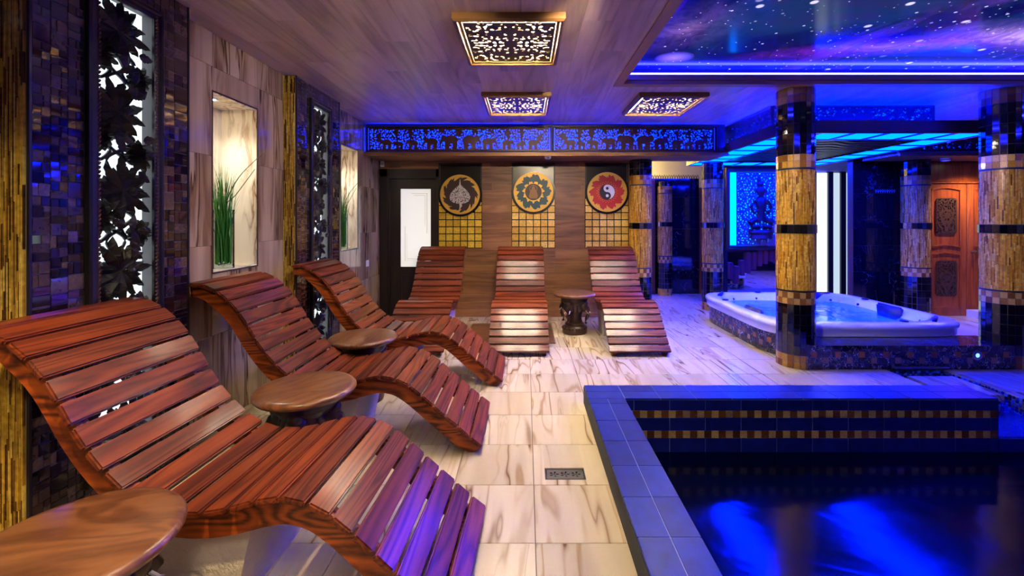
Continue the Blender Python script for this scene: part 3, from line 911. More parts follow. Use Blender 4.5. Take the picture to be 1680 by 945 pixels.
# ------------------------------------------------------------------ pilasters with mosaic and carved backlit panels
MOS = [tuple(x * .62 for x in c_[:3]) + (1,) for c_ in (S(74, 52, 50), S(100, 76, 70), S(48, 32, 36), S(36, 22, 32), S(84, 64, 78), S(116, 92, 88), S(30, 20, 38), S(60, 40, 40), S(24, 16, 28))]
def mosaic_layout(y0, y1, z0, z1, cw=.078):
    n = max(1, round((y1 - y0) / cw)); w = (y1 - y0) / n; out = []
    for c in range(n):
        a0 = y0 + c * w; z = z0 - random.random() * .06
        while z < z1:
            typ = random.choice('abcdeef')
            if typ == 'a': h = w; cells = [(0, 1, 0, 1)]
            elif typ == 'b': h = w * .5; cells = [(0, 1, 0, 1)]
            elif typ == 'c': h = w; cells = [(0, .5, 0, .5), (.5, 1, 0, .5), (0, .5, .5, 1), (.5, 1, .5, 1)]
            elif typ == 'd': h = w * .7; cells = [(0, .62, 0, 1), (.62, 1, 0, .5), (.62, 1, .5, 1)]
            elif typ == 'e': h = w * .55; cells = [(0, .5, 0, 1), (.5, 1, 0, 1)]
            else: h = w * .75; cells = [(0, .35, 0, 1), (.35, 1, 0, 1)]
            for (u0, u1, v0, v1) in cells:
                b0, b1 = max(z + v0 * h, z0), min(z + v1 * h, z1)
                if b1 - b0 > .012: out.append((a0 + u0 * w, a0 + u1 * w, b0, b1))
            z += h
    return out

def petal(m, c, ang, L, w, lift, y0, jag=0.0):
    """carved notched leaf in the local xz plane, ridge towards -y"""
    ca, sa = math.cos(ang), math.sin(ang)
    P = lambda u, v, d: (c[0] + u * ca - v * sa, y0 - d, c[1] + u * sa + v * ca)
    ed = ((.16, .30), (.34, .50), (.48, .56), (.55, .40), (.68, .46), (.76, .30), (.88, .26))
    pts = [P(0, 0, .004)] + [P(u * L, v * w, 0) for u, v in ed] + [P(L, jag * w, lift * .3)] + [P(u * L, -v * w, 0) for u, v in reversed(ed)] + [P(.45 * L, 0, lift), P(.80 * L, jag * w * .5, lift * .8)]
    a, b = 16, 17
    m.add(pts, [(0, a, 1), (1, a, 2), (2, a, 3), (3, a, 4), (4, a, b, 5), (5, b, 6), (6, b, 7), (7, b, 8), (8, b, 9), (9, b, 10), (10, b, 11), (11, b, a, 12), (12, a, 13), (13, a, 14), (14, a, 15), (15, a, 0)])
def flower_mesh(R, seed):
    rs = random.Random(seed); m = MB()
    for (k, L, w, lift, y0, n) in ((0, 1.0, .34, .03, .0, 11), (1, .80, .32, .035, .012, 10), (2, .62, .28, .035, .024, 9), (3, .44, .22, .035, .036, 8), (4, .28, .18, .03, .048, 7)):
        for i in range(n):
            a = 2 * PI * (i + .5 * (k % 2)) / n + rs.uniform(-.12, .12)
            petal(m, (0, 0), a, R * L * rs.uniform(.85, 1.15), R * w, lift, y0, rs.uniform(-.2, .2))
    m.ell((0, -.055, 0), (R * .13, .02, R * .13), 8, 5)
    return m.mesh('carved_flower')
fl_me = [flower_mesh(.165, 1), flower_mesh(.16, 2), flower_mesh(.085, 3), flower_mesh(.075, 4)]
def scroll_tube(m, pts, r=.011):
    P = [Vector(p) for p in pts]; path = []
    for i in range(len(P) - 1):
        p0, p1, p2, p3 = P[max(i - 1, 0)], P[i], P[i + 1], P[min(i + 2, len(P) - 1)]
        for q in range(6):
            t_ = q / 6
            path.append(.5 * ((2 * p1) + (-p0 + p2) * t_ + (2 * p0 - 5 * p1 + 4 * p2 - p3) * t_ ** 2 + (-p0 + 3 * p1 - 3 * p2 + p3) * t_ ** 3))
    path.append(P[-1])
    m.tube(path, [r * (1 - .5 * i / len(path)) for i in range(len(path))], 6)

def pilaster(y0, y1, py0, py1, individual, label, plabel, seed):
    rs = random.Random(seed); random.seed(seed)
    t = thing('pilaster', label, 'pilaster', (0, 0, 0), 0, 'mosaic pilasters on the left wall')
    z0p, z1p = .18, 2.52
    mm = MB()
    for r in subtract([(y0, y1, 0, CZ - .001)], (py0 + .03, py1 - .03, z0p + .03, z1p - .03)): mm.box(WX + .001, PX - .006, r[0], r[1], r[2], r[3])
    obj('core', mm.mesh('core'), M['grout_dark'], t)
    lay = []
    for (a, b, c, d) in ((y0 + .012, py0 - .002, .0, CZ - .004), (py1 + .002, y1 - .012, .0, CZ - .004)): lay += mosaic_layout(a, b, c, d)
    lay += mosaic_layout(py0, py1, z1p + .004, CZ - .004) + mosaic_layout(py0, py1, 0, z0p - .004)
    random.shuffle(lay)
    # the largest pieces are objects of their own
    lay.sort(key=lambda r: -(r[1] - r[0]) * (r[3] - r[2]) * (1 if r[3] > .25 else .3))
    jm = MB()
    for q, (a, b, c, d) in enumerate(lay):
        col = random.choice(MOS); rot = (0, random.uniform(-.03, .03), random.uniform(-.03, .03)); g = .0022
        if individual and q < 298:
            obj('mosaic_tile', bmesh_box(.008, round(b - a - 2 * g, 3), round(d - c - 2 * g, 3), 0, M['glass_tile']), None, t, (PX - .004, (a + b) / 2, (c + d) / 2), rot, col)
        else:
            jm.mbox(Matrix.Translation((PX - .004, (a + b) / 2, (c + d) / 2)) @ Euler(rot).to_matrix().to_4x4(), .008, b - a - 2 * g, d - c - 2 * g, col)
    obj('small_mosaic', jm.mesh('small_mosaic'), M['glass_tile_v'], t, kind='stuff')
    # dark corner strips and the gold strip mosaic on the near return
    mm = MB()
    for y in (y0, y1 - .010): mm.box(PX - .008, PX + .003, y, y + .010, 0, CZ - .002)
    mm.box(WX + .001, PX, y1 - .002, y1 + .004, 0, CZ - .002)
    obj('corner_strip', mm.mesh('corner_strip'), M['black_frame'], t)
    st = MB(); n = 17; w = (PX - .012 - WX) / n
    for k in range(n):
        z = -random.random() * .2
        while z < CZ - .005:
            L = random.uniform(.08, .26); a, b = max(z, 0), min(z + L, CZ - .004)
            col = random.choices([S(196, 160, 60), S(170, 134, 46), S(210, 184, 96), S(110, 76, 28), S(76, 48, 20)], [4, 4, 2, 2.5, 2])[0]
            if b - a > .01: st.box(WX + .001 + k * w + .0007, WX + .001 + (k + 1) * w - .0007, y0 - .007 - random.random() * .002, y0, a, b - .0015, col)
            z += L
    obj('gold_strip_mosaic', st.mesh('gold_strip_mosaic'), M['strip_v'], t, kind='stuff')
    # carved panel
    W, H = py1 - py0, z1p - z0p
    p = thing('carved_panel', plabel, 'carved panel', (PX, (py0 + py1) / 2, (z0p + z1p) / 2), PI / 2, 'backlit carved panels')
    obj('frame', frame_mesh('frame', W, H, .055, .028), M['black_frame'], p)
    bd = MB()
    for s_ in (-1, 1):
        zz = -H / 2 + .02
        while zz < H / 2 - .02:
            bd.mbox(Matrix.Translation((s_ * (W / 2 - .047), -.021, zz)) @ Matrix.Rotation(.6, 4, 'Y'), .008, .008, .014); zz += .02
    obj('bead_moulding', bd.mesh('bead_moulding'), M['bead'], p, kind='stuff')
    mb = MB(); mb.box(-W / 2 + .03, W / 2 - .03, .075, .08, -H / 2 + .03, H / 2 - .03)
    obj('back_light', mb.mesh('back_light'), M['back_white'], p)
    ow = W / 2 - .055
    zc = H / 2 - .19; k = 0
    while zc > -H / 2 + .05:
        obj('carved_flower', fl_me[k % 2], M['carved_black'], p, (rs.uniform(-.02, .02), .03, zc), (0, rs.uniform(0, 6), 0))
        for s_ in (-1, 1):
            obj('carved_bud', fl_me[2 + (k + (s_ > 0)) % 2], M['carved_black'], p, (s_ * (ow - .05), .03, zc - .17 - s_ * .035), (0, rs.uniform(0, 6), 0))
        for s_ in (-1, 1):
            stems = MB()
            scroll_tube(stems, [(s_ * .02, .05, zc - .08), (s_ * .10, .05, zc - .13), (s_ * .03, .05, zc - .19), (s_ * .09, .05, zc - .25), (s_ * .12, .05, zc - .20)], .012)
            scroll_tube(stems, [(0, .05, zc - .10), (-s_ * .04, .05, zc - .17), (s_ * .05, .05, zc - .24), (0, .05, zc - .33)], .011)
            obj('carved_stem', stems.mesh('carved_stem'), M['carved_black'], p)
            for q in range(3):
                lf_ = MB(); petal(lf_, (s_ * rs.uniform(.0, .1), zc - rs.uniform(.1, .3)), rs.uniform(0, 6.3), .085, .045, .015, -.04)
                obj('carved_leaf', lf_.mesh('carved_leaf'), M['carved_black'], p)
        zc -= .395; k += 1
    return t
pilaster(1.775, 2.62, 2.00, 2.415, True, 'near mosaic pilaster with gold strip return at the left edge', 'large backlit panel of black carved flowers on the near pilaster', 21)
pilaster(3.845, 4.735, 4.075, 4.505, False, 'far mosaic pilaster between the two lit niches', 'narrow-looking backlit carved flower panel between the two lit niches', 22)

# ------------------------------------------------------------------ niche lights and vases of grass
def niche_set(y0, y1, z0, z1, where, seed):
    rs = random.Random(seed)
    d = thing('downlight', 'small round white downlight in the ceiling of the ' + where + ' niche', 'downlight', (WX - .12, y0 + .16, z1 - .0102), 0, 'niche downlights')
    mm = MB(); mm.lathe([(.028, -.004), (.045, -.006), (.045, 0), (.028, 0)], 24, caps=False); obj('ring', mm.mesh('ring', True), M['white'], d)
    mm = MB(); mm.lathe([(.0, -.003), (.028, -.003)], 24, caps=False); obj('lens', mm.mesh('lens'), M['spot'], d)
    ld = bpy.data.lights.new('niche_lamp', 'SPOT'); ld.energy = W_NICHE; ld.color = (1, .97, .90); ld.spot_size = 2.4; ld.spot_blend = 1.0; ld.shadow_soft_size = .03
    lo = bpy.data.objects.new('niche_lamp', ld); COL.objects.link(lo); lo.parent = d; lo.location = (0, 0, -.04)
    v = thing('vase_of_grass', 'glass cylinder vase of tall green grass in the ' + where + ' niche', 'vase', (WX - .085, y0 + .235, z0 + .0102), 0, 'vases of grass in the niches')
    mm = MB(); mm.lathe([(.0, .004), (.064, .004), (.067, .0), (.067, .42), (.063, .42), (.061, .012), (0, .012)], 28, caps=False)
    obj('glass_vase', mm.mesh('glass_vase', True), M['glass'], v)
    mm = MB()
    for k in range(60):
        a, r = rs.uniform(0, 6.3), rs.uniform(0, .048); s_ = rs.uniform(.007, .011)
        mm.ell((r * math.cos(a), r * math.sin(a), .02 + rs.uniform(0, .03)), (s_, s_ * .9, s_ * .7), 6, 4)
    obj('pebbles', mm.mesh('pebbles', True), M['pebble'], v, kind='stuff')
    mm = MB()
    for k in range(150):
        a, r = rs.uniform(0, 6.3), rs.uniform(0, .05); h = rs.uniform(.38, .78)
        x, y = r * math.cos(a), r * math.sin(a)
        lx, ly = rs.uniform(-.8, .8) * .08, rs.uniform(-1, .9) * .11
        w = rs.uniform(.0025, .005); o_ = rs.uniform(0, PI); pts = []
        for q in range(7):
            t_ = q / 6; b = t_ ** 2.2; ww = w * (1 - t_ ** 3 * .95)
            px, py, pz = x + lx * b, y + ly * b, .03 + h * t_ * (1 - .05 * b)
            px = max(-.15, px); py = max(-.2, py)
            pts.append((px - ww * math.cos(o_), py - ww * math.sin(o_), pz)); pts.append((px + ww * math.cos(o_), py + ww * math.sin(o_), pz))
        mm.add(pts, [(2 * q, 2 * q + 1, 2 * q + 3, 2 * q + 2) for q in range(6)])
    obj('grass_blades', mm.mesh('grass_blades'), M['blade'], v, kind='stuff')
    for (ex, ey, ez) in ((.17, .20, .86), (.08, .24, .74)):
        mm = MB(); scroll_tube(mm, [(0, 0, .03), (.01, .0, .42), (ex * .3, ey * .45, ez - .2), (ex, ey, ez)], .0045)
        obj('arching_blade', mm.mesh('arching_blade'), M['blade2'], v)
niche_set(*NICHES[0], 'near', 31)
niche_set(*NICHES[1], 'far', 32)

# ------------------------------------------------------------------ loungers
PROF = [(0.0, .055), (.085, .12), (.16, .185), (.245, .255), (.33, .33), (.41, .395), (.50, .448), (.61, .470), (.71, .455), (.82, .425), (.92, .41), (1.02, .415), (1.11, .45),
        (1.19, .505), (1.265, .58), (1.33, .665), (1.385, .755), (1.44, .84), (1.50, .91), (1.565, .965), (1.64, 1.005), (1.71, 1.02), (1.765, 1.017)]
def spline(P, n=8):
    P = [Vector((x, 0, z)) for x, z in P]; out = []
    for i in range(len(P) - 1):
        p0, p1, p2, p3 = P[max(i - 1, 0)], P[i], P[i + 1], P[min(i + 2, len(P) - 1)]
        for q in range(n):
            t_ = q / n
            out.append(.5 * ((2 * p1) + (-p0 + p2) * t_ + (2 * p0 - 5 * p1 + 4 * p2 - p3) * t_ ** 2 + (-p0 + 3 * p1 - 3 * p2 + p3) * t_ ** 3))
    out.append(P[-1]); return out
curve = spline(PROF)
cum = [0.0]
for a, b in zip(curve, curve[1:]): cum.append(cum[-1] + (b - a).length)
def at_len(s_):
    k = max(0, min(len(cum) - 2, int(np.searchsorted(cum, s_)) - 1))
    t_ = (s_ - cum[k]) / (cum[k + 1] - cum[k]); p = curve[k].lerp(curve[k + 1], t_)
    d = (curve[min(k + 2, len(curve) - 1)] - curve[max(k - 1, 0)]).normalized()
    return p, d
NS = 23
pitch = cum[-1] / NS
LW = .628
sl_bm = bmesh.new(); bmesh.ops.create_cube(sl_bm, size=1)
for v in sl_bm.verts: v.co = (v.co.x * (pitch - .013), v.co.y * LW, v.co.z * .024)
bmesh.ops.bevel(sl_bm, geom=list(sl_bm.edges), offset=.006, segments=2, affect='EDGES')
sl_me = bpy.data.meshes.new('slat'); sl_bm.to_mesh(sl_me); sl_bm.free()
sl_me.polygons.foreach_set('use_smooth', [True] * len(sl_me.polygons)); sl_me.set_sharp_from_angle(angle=.9)
# side rail outline
top_, bot_ = [], []
for k in range(0, 97):
    s_ = cum[-1] * k / 96; p, d = at_len(s_)
    nrm = Vector((-d.z, 0, d.x))
    if nrm.z < 0: nrm = -nrm
    u = k / 96
    th = .088 * (1 - .35 * max(0, (u - .9) / .1)) * (1 - .25 * max(0, (.06 - u) / .06))
    a = p - nrm * .024; b = p - nrm * (.024 + th)
    if b.z < .0: b.z = 0.0
    if a.z < .012: a.z = .012
    top_.append((a.x, a.z)); bot_.append((b.x, b.z))
rail = MB(); n = len(top_)
for i in range(n - 1):
    q = [bot_[i], bot_[i + 1], top_[i + 1], top_[i]]
    rail.add([(x, y, z) for y in (-.021, .021) for x, z in q], [(0, 1, 2, 3), (7, 6, 5, 4), (3, 2, 6, 7), (0, 4, 5, 1)] + ([(0, 3, 7, 4)] if i == 0 else []) + ([(1, 5, 6, 2)] if i == n - 2 else []))
rbm = bmesh.new(); tmp = rail.mesh('tmp'); rbm.from_mesh(tmp); bmesh.ops.remove_doubles(rbm, verts=rbm.verts, dist=1e-5)
bmesh.ops.recalc_face_normals(rbm, faces=rbm.faces)
rail_me = bpy.data.meshes.new('rail'); rbm.to_mesh(rail_me); rbm.free()
rail_me.polygons.foreach_set('use_smooth', [True] * len(rail_me.polygons)); rail_me.set_sharp_from_angle(angle=.6)
# plinth: tapered stone block, its top follows the rails
pl = MB(); nseg = 10
for yy in (-.245, .245): pass
xs0, xs1 = .76, 1.24
tp = []
for i in range(nseg + 1):
    x = xs0 + (xs1 - xs0) * i / nseg
    kk = min(range(len(bot_)), key=lambda q: abs(bot_[q][0] - x))
    tp.append((x, min(bot_[kk][1] - .004, .34)))
poly = [(xs0 + .07, 0), (xs1 - .09, 0)] + [(x, z) for x, z in reversed(tp)]
pl.prism(poly, -.24, .24)
pl_me = pl.mesh('plinth')
ft = MB(); ft.box(-.03, .03, -.028, .028, 0, .03); 
cr = MB(); cr.box(-.02, .02, -LW / 2 + .10, LW / 2 - .10, -.018, .018); cr_me = cr.mesh('cross_bar')

def lounger(label, x, y, rz):
    t = thing('lounger', label, 'lounger', (x, y, 0), rz, 'slatted wooden loungers')
    for k in range(NS):
        p, d = at_len((k + .5) * pitch)
        nrm = Vector((-d.z, 0, d.x))
        if nrm.z < 0: nrm = -nrm
        c = p - nrm * .012
        obj('slat', sl_me, M['slat'], t, c, (0, -math.atan2(d.z, d.x), 0))
    for s_ in (-1, 1): obj('side_rail', rail_me, M['rail'], t, (0, s_ * (LW / 2 - .055), 0))
    obj('plinth', pl_me, M['plaster'], t)
    for s_ in (.10, .62, 1.66):
        p, d = at_len(s_ * cum[-1] / 1.8 * .98)
        obj('cross_bar', cr_me, M['rail'], t, (p.x + .0, 0, max(p.z - .07, .02)))
    return t
lounger('large foreground slatted wooden lounger with its foot lit purple', -.195, 1.765, PI - .05)
lounger('slatted wooden lounger below the near lit niche, second from the camera', -.255, 2.945, PI)
lounger('slatted wooden lounger against the far pilaster, third from the camera', -.19, 4.00, PI)
lounger('slatted wooden lounger facing the camera below the silver leaf emblem', -1.15, 4.50, PI / 2)
lounger('slatted wooden lounger facing the camera below the green seated figure emblem', -.075, 4.50, PI / 2)
lounger('slatted wooden lounger facing the camera below the red yin-yang emblem', 1.165, 4.50, PI / 2)

# ------------------------------------------------------------------ round tables on elephant pedestals
top = MB(); top.lathe([(0, .452), (.225, .452), (.247, .459), (.257, .472), (.257, .482), (.247, .494), (.225, .499), (0, .500)], 56, caps=False)
top_me = top.mesh('table_top', True, .8)
ped = MB(); ped.lathe([(0, 0), (.150, 0), (.155, .02), (.150, .05), (.132, .085), (.112, .10), (.118, .112), (.118, .125), (.098, .135), (.088, .19), (.092, .25), (.10, .30), (.13, .36), (.165, .40), (.17, .452), (0, .452)], 40, caps=False)
ped_me = ped.mesh('pedestal', True, .6)
hd = MB()
hd.ell((.125, 0, .335), (.058, .056, .066), 16, 10)
hd.ell((.148, 0, .375), (.036, .042, .034), 12, 8)
hd.tube([(.165, 0, .33), (.188, 0, .29), (.183, 0, .235), (.160, 0, .185), (.150, 0, .15), (.165, 0, .13)], [.030, .027, .022, .018, .015, .012], 10)
for s_ in (-1, 1):
    hd.ell((.105, s_ * .062, .325), (.014, .036, .055), 10, 7, Matrix.Rotation(s_ * .5, 3, 'Z'))
hd_me = hd.mesh('elephant_head', True, 1.2)
tk_me = []
for s_ in (-1, 1):
    tk = MB(); tk.tube([(.168, s_ * .026, .295), (.190, s_ * .032, .268), (.205, s_ * .030, .262)], [.0065, .005, .002], 6); tk_me.append(tk.mesh('tusk', True))
bt = MB()
for k in range(22):
    a = 2 * PI * k / 22; bt.ell((.144 * math.cos(a), .144 * math.sin(a), .065), (.012, .016, .016), 6, 5, Matrix.Rotation(a, 3, 'Z'))
bt_me = bt.mesh('base_carving', True)
def table(label, x, y, rz):
    t = thing('round_table', label, 'table', (x, y, 0), rz, 'round carved elephant tables')
    obj('table_top', top_me, M['table'], t); obj('pedestal', ped_me, M['carved'], t)
    obj('base_carving', bt_me, M['carved'], t, kind='stuff')
    for k in range(4):
        h = obj('elephant_head', hd_me, M['carved'], t, (0, 0, 0), (0, 0, PI / 4 + k * PI / 2))
        for q in tk_me: obj('tusk', q, M['white_paint'], h)
table('round carved wooden table in the bottom left corner of the photo', -1.28, 1.255, .3)
table('round carved elephant table between the first two left loungers', -1.195, 2.41, .9)
table('round carved elephant table between the second and third left loungers', -1.265, 3.455, 1.4)
table('round carved elephant table between the two right back loungers', .60, 5.50, .2)

# ------------------------------------------------------------------ dark door with lit glass
d1 = tag(empty('door_1', (0, 0, 0)), 'dark wooden door with a lit frosted glass panel beside the left wall', None, None, 'structure')
mm = MB()
mm.box(DX0, DX0 + .10, BY - .03, BY + .12, 0, DZ); mm.box(DX1 - .04, DX1, BY - .03, BY + .12, 0, DZ); mm.box(DX0, DX1, BY - .03, BY + .12, DZ - .11, DZ)
mm.box(DX0 + .10, DX0 + .125, BY - .012, BY + .10, 0, DZ - .11); mm.box(DX0 + .125, DX1 - .04, BY - .012, BY + .1, DZ - .135, DZ - .11)
obj('door_frame', mm.mesh('door_frame'), M['door_dark'], d1)
gx0, gx1, gz0, gz1 = -1.81, -1.374, .717, 1.84
lx0, lx1 = DX0 + .125, DX1 - .042
mm = MB()
for r in subtract([(lx0, lx1, .005, DZ - .14)], (gx0, gx1, gz0, gz1)): mm.box(r[0], r[1], BY + .03, BY + .07, r[2], r[3])
leaf = obj('door_leaf', mm.mesh('door_leaf'), M['door_dark'], d1)
gp = MB(); gp.box(gx0, gx1, BY + .045, BY + .05, gz0, gz1); gl_ = obj('glass_pane', gp.mesh('glass_pane'), M['door_glass'], d1)
ln = MB()
for (a0, a1, b0, b1) in ((-1.66, -1.43, 1.775, 1.779), (-1.432, -1.428, 1.2, 1.779), (-1.62, -1.46, 1.745, 1.748), (-1.462, -1.459, 1.3, 1.748), (-1.75, -1.747, .80, 1.30), (-1.75, -1.45, .80, .803), (-1.72, -1.717, .83, 1.2), (-1.72, -1.48, .83, .833)):
    ln.box(a0, a1, BY + .043, BY + .0455, b0, b1)
obj('etched_lines', ln.mesh('etched_lines'), M['grout'], gl_)
mm = MB(); fx0, fx1 = gx0, gx1
for (a0, a1, b0, b1) in ((fx0, fx0 + .02, .12, .6), (fx1 - .02, fx1, .12, .6), (fx0, fx1, .58, .6), (fx0, fx1, .12, .14)): mm.box(a0, a1, BY + .02, BY + .031, b0, b1)
obj('lower_panel', mm.mesh('lower_panel'), M['door_dark'], d1)
mm = MB(); mm.tube([(-1.335, BY + .03, .99), (-1.335, BY - .03, .99), (-1.42, BY - .035, .995)], .009, 8); mm.lathe([(.022, 0), (.022, .01)], 16, (-1.335, BY + .02, .985))
obj('door_handle', mm.mesh('door_handle', True), M['steel'], d1)

# ------------------------------------------------------------------ three emblem boards
def flames(R, n, depth, seed, spin=1):
    rs = np.random.RandomState(seed); ph = rs.uniform(0, 6.3, 6)
    def inner(a, d):
        tw = a + spin * (R - d) / R * 1.2
        s1 = (n * tw + ph[0]) / (2 * PI) % 1.0
        s2 = (n * 2.3 * tw + ph[1]) / (2 * PI) % 1.0
        return R * (1 - .085 - depth * (s1 ** 2.2) - .07 * s2 ** 1.5 + .02 * np.sin(5 * a + ph[2]))
    return inner
def polar(X, Z): return np.hypot(X, Z), np.arctan2(Z, X)
RG = .282
def ring_fn(n, depth, seed, spin=1):
    inn = flames(RG, n, depth, seed, spin)
    def fn(X, Z):
        d, a = polar(X, Z)
        return np.minimum(RG - d, d - inn(a, d)) * 100
    return fn
def core_ring(X, Z):
    d, a = polar(X, Z)
    return np.minimum(.142 + .014 * np.sin(11 * a) + .008 * np.sin(23 * a) - d, d - .118) * 100
_lf = holes_field(.36, .46, .021, .011, .0042, 9)
def leaf_fn(X, Z):
    t_ = np.clip((Z + .135) / .28, 0, 1)
    w = .148 * np.clip(np.sin(PI * t_ ** .62), 0, 1) ** .85
    edge = (w - np.abs(X)) * 100
    edge = np.minimum(edge, 100 * np.minimum(Z + .135, .150 - Z))
    edge = np.minimum(edge, (np.hypot(X, Z + .150) - .03) * 100)
    F = np.minimum(edge, _lf(X, Z))
    F = np.maximum(F, np.minimum(edge, (.004 - np.abs(X)) * 100))
    F = np.maximum(F, cap(X, Z, (0, .10), (0, .215), .014, .002))
    F = np.maximum(F, cap(X, Z, (0, -.11), (.012, -.16), .012, .018)); F = np.maximum(F, cap(X, Z, (.012, -.16), (-.008, -.215), .016, .003))
    return F
def figure_fn(X, Z):
    F = ellp(X, Z, (0, .052), .024, .028)
    F = np.maximum(F, cap(X, Z, (0, .085), (0, .098), .01, .004))
    F = np.maximum(F, cap(X, Z, (0, .02), (0, -.02), .034, .03)); F = np.maximum(F, cap(X, Z, (-.045, -.055), (.045, -.055), .020))
    F = np.maximum(F, cap(np.abs(X), Z, (.03, .018), (.045, -.03), .012)); F = np.maximum(F, cap(X, Z, (-.05, -.083), (.05, -.083), .008))
    e = (.092 + .0 * X - np.hypot(X, Z - .02)); ring_ = (.004 - np.abs(np.hypot(X, Z - .045) - .052)) * 100
    return np.maximum(F, ring_)
YR = .105
def yang_fn(sign):
    def fn(X, Z):
        d, a = polar(X, Z)
        F = np.where(Z > 0, 1, 1) * (X * 1.0)
        F = np.maximum(F, YR / 2 - np.hypot(X, Z - YR / 2)); F = np.minimum(F, np.hypot(X, Z + YR / 2) - YR / 2)
        F = np.maximum(F, .021 - np.hypot(X, Z + YR / 2)); F = np.minimum(F, np.hypot(X, Z - YR / 2) - .021)
        return np.minimum(F, YR - d) * 100
    return fn
def dots_mesh():
    mm = MB()
    for k in range(24):
        a = 2 * PI * k / 24
        for r, s_ in ((.128, .0042), (.148, .0036)):
            mm.mbox(Matrix.Translation((r * math.cos(a + (r > .14) * .13), -.004, r * math.sin(a + (r > .14) * .13))) @ Matrix.Rotation(a, 4, 'Y'), s_ * 2, .006, s_ * 2)
    return mm.mesh('gold_dots')
def disc_mesh(name, R, t_, n=64):
    mm = MB(); mm.prism([(R * math.cos(2 * PI * k / n), R * math.sin(2 * PI * k / n)) for k in range(n)], -t_, 0)
    return mm.mesh(name)
LEAFG = [S(214, 172, 78), S(224, 186, 100), S(204, 158, 66)]
def emblem(x0, x1, kind, label, rows, dz, gold):
    W = x1 - x0; zt, zb = 2.205, .99
    t = thing('emblem_board', label, 'wall panel', ((x0 + x1) / 2, BY - .001, zb), 0, 'emblem boards on the plank wall')
    mm = MB(); mm.box(-W / 2, W / 2, -.018, 0, 0, zt - zb); obj('board', mm.mesh('board'), M['black_board'], t)
    mm = MB(); zc = dz
    for (a0, a1, b0, b1) in ((-W / 2, -W / 2 + .022, zc, zt - zb), (W / 2 - .022, W / 2, zc, zt - zb), (-W / 2, W / 2, zt - zb - .022, zt - zb)): mm.box(a0, a1, -.030, -.018, b0, b1)
    obj('edge_frame', mm.mesh('edge_frame'), M['black_frame'], t)
    p = W / 6; h = .1015
    for r in range(7):
        for c in range(6):
            xa = -W / 2 + c * p; za = r * h
            if r >= rows:
                if r > rows + 1 or c not in (0, 5): continue
            zb_ = za + h
            if r > rows: zb_ = za + h * .5
            if math.hypot((abs(c - 2.5) - .5) * p, za - dz) < .27 and r < rows + 1 and abs(c - 2.5) < 2 and za > dz - .25: continue
            piece('gold_square', t, xa + .006, xa + p - .006, -.026, -.018, za + .006, zb_ - .006, M['leaf_tile'], 0, random.choice(gold))
    d = obj('disc', disc_mesh('disc', .315, .022), M['black_board'], t, (0, -.026, dz))
    fill = {'leaf': 'maroon', 'figure': 'teal', 'yin': 'red'}[kind]
    obj('disc_field', disc_mesh('disc_field', RG - .004, .004), M[fill], d, (0, -.022, 0))
    fr = {'leaf': (9, .17, 3, -1), 'figure': (9, .19, 4, 1), 'yin': (10, .20, 6, 1)}[kind]
    obj('flame_ring', fret('flame_ring', 2 * RG + .02, 2 * RG + .02, .006, ring_fn(*fr), .007), M['gold_paint'], d, (0, -.025, 0))
    if kind == 'leaf':
        obj('silver_leaf', fret('silver_leaf', .34, .46, .005, leaf_fn, .008), M['silver_paint'], d, (0, -.025, 0))
    elif kind == 'figure':
        obj('inner_disc', disc_mesh('inner_disc', .125, .006), M['maroon'], d, (0, -.025, 0))
        obj('inner_ring', fret('inner_ring', .36, .36, .005, core_ring, .009), M['gold_paint'], d, (0, -.025, 0))
        obj('seated_figure', fret('seated_figure', .2, .22, .004, figure_fn, .006), M['gilt'], d, (0, -.031, 0))
    else:
        obj('dark_half', disc_mesh('dark_half', YR + .004, .008), M['black'], d, (0, -.025, 0))
        obj('light_half', fret('light_half', .22, .22, .004, yang_fn(1), .004), M['white_paint'], d, (0, -.033, 0))
        obj('gold_dots', dots_mesh(), M['gold_paint'], d, (0, -.025, 0), kind='stuff')
    return t
emblem(-1.25, -.63, 'leaf', 'black and gold wall board with a silver leaf emblem beside the dark door', 5, .765, [S(206, 170, 48), S(216, 182, 60), S(192, 154, 40)])
emblem(-.205, .415, 'figure', 'black and gold wall board with a green disc and small seated figure', 6, .80, LEAFG)
emblem(.845, 1.465, 'yin', 'black and gold wall board with a red disc and yin-yang symbol', 6, .80, LEAFG)

# ------------------------------------------------------------------ pool
pool = thing('swimming_pool', 'raised blue tiled swimming pool in the right foreground', 'pool', (0, 0, 0))
RIMZ = .135; IX, IY = .70, 3.135; WZ = -.248; PEX = 3.34
BLU = [S(16, 38, 130), S(20, 44, 138), S(14, 34, 118)]
mm = MB()
mm.box(POOLX0 + .008, IX - .008, RY + .01, POOLY1 - .004, -1.4, RIMZ - .0025)
mm.box(IX - .008, PEX - .008, IY + .003, POOLY1 - .004, -1.4, RIMZ - .0025)
mm.box(PEX - .02, RX - .01, IY + .008, POOLY1, -1.4, -.31)
mm.box(IX - .01, RX - .01, RY + .01, IY + .01, -1.5, -1.4)
obj('basin', mm.mesh('basin'), pm('pool_grout', S(120, 134, 190), .7), pool)
bw = MB(); bw.box(IX - .012, IX - .001, RY + .01, IY + .01, -1.4, .125); bw.box(IX, RX - .01, IY + .001, IY + .012, -1.4, -.245); bw.box(IX, RX - .01, RY + .01, IY, -1.401, -1.39)
sd = MB(); sd.box(POOLX0 - .001, POOLX0 + .008, .2, POOLY1 - .002, -.01, RIMZ - .0105)
obj('rim_side', sd.mesh('rim_side'), pm('slate_side', S(44, 48, 60), .6, spec=.3), pool)
obj('basin_lining', bw.mesh('basin_lining'), pm('navy_lining', S(12, 22, 70), 0.25), pool)
RT = .257
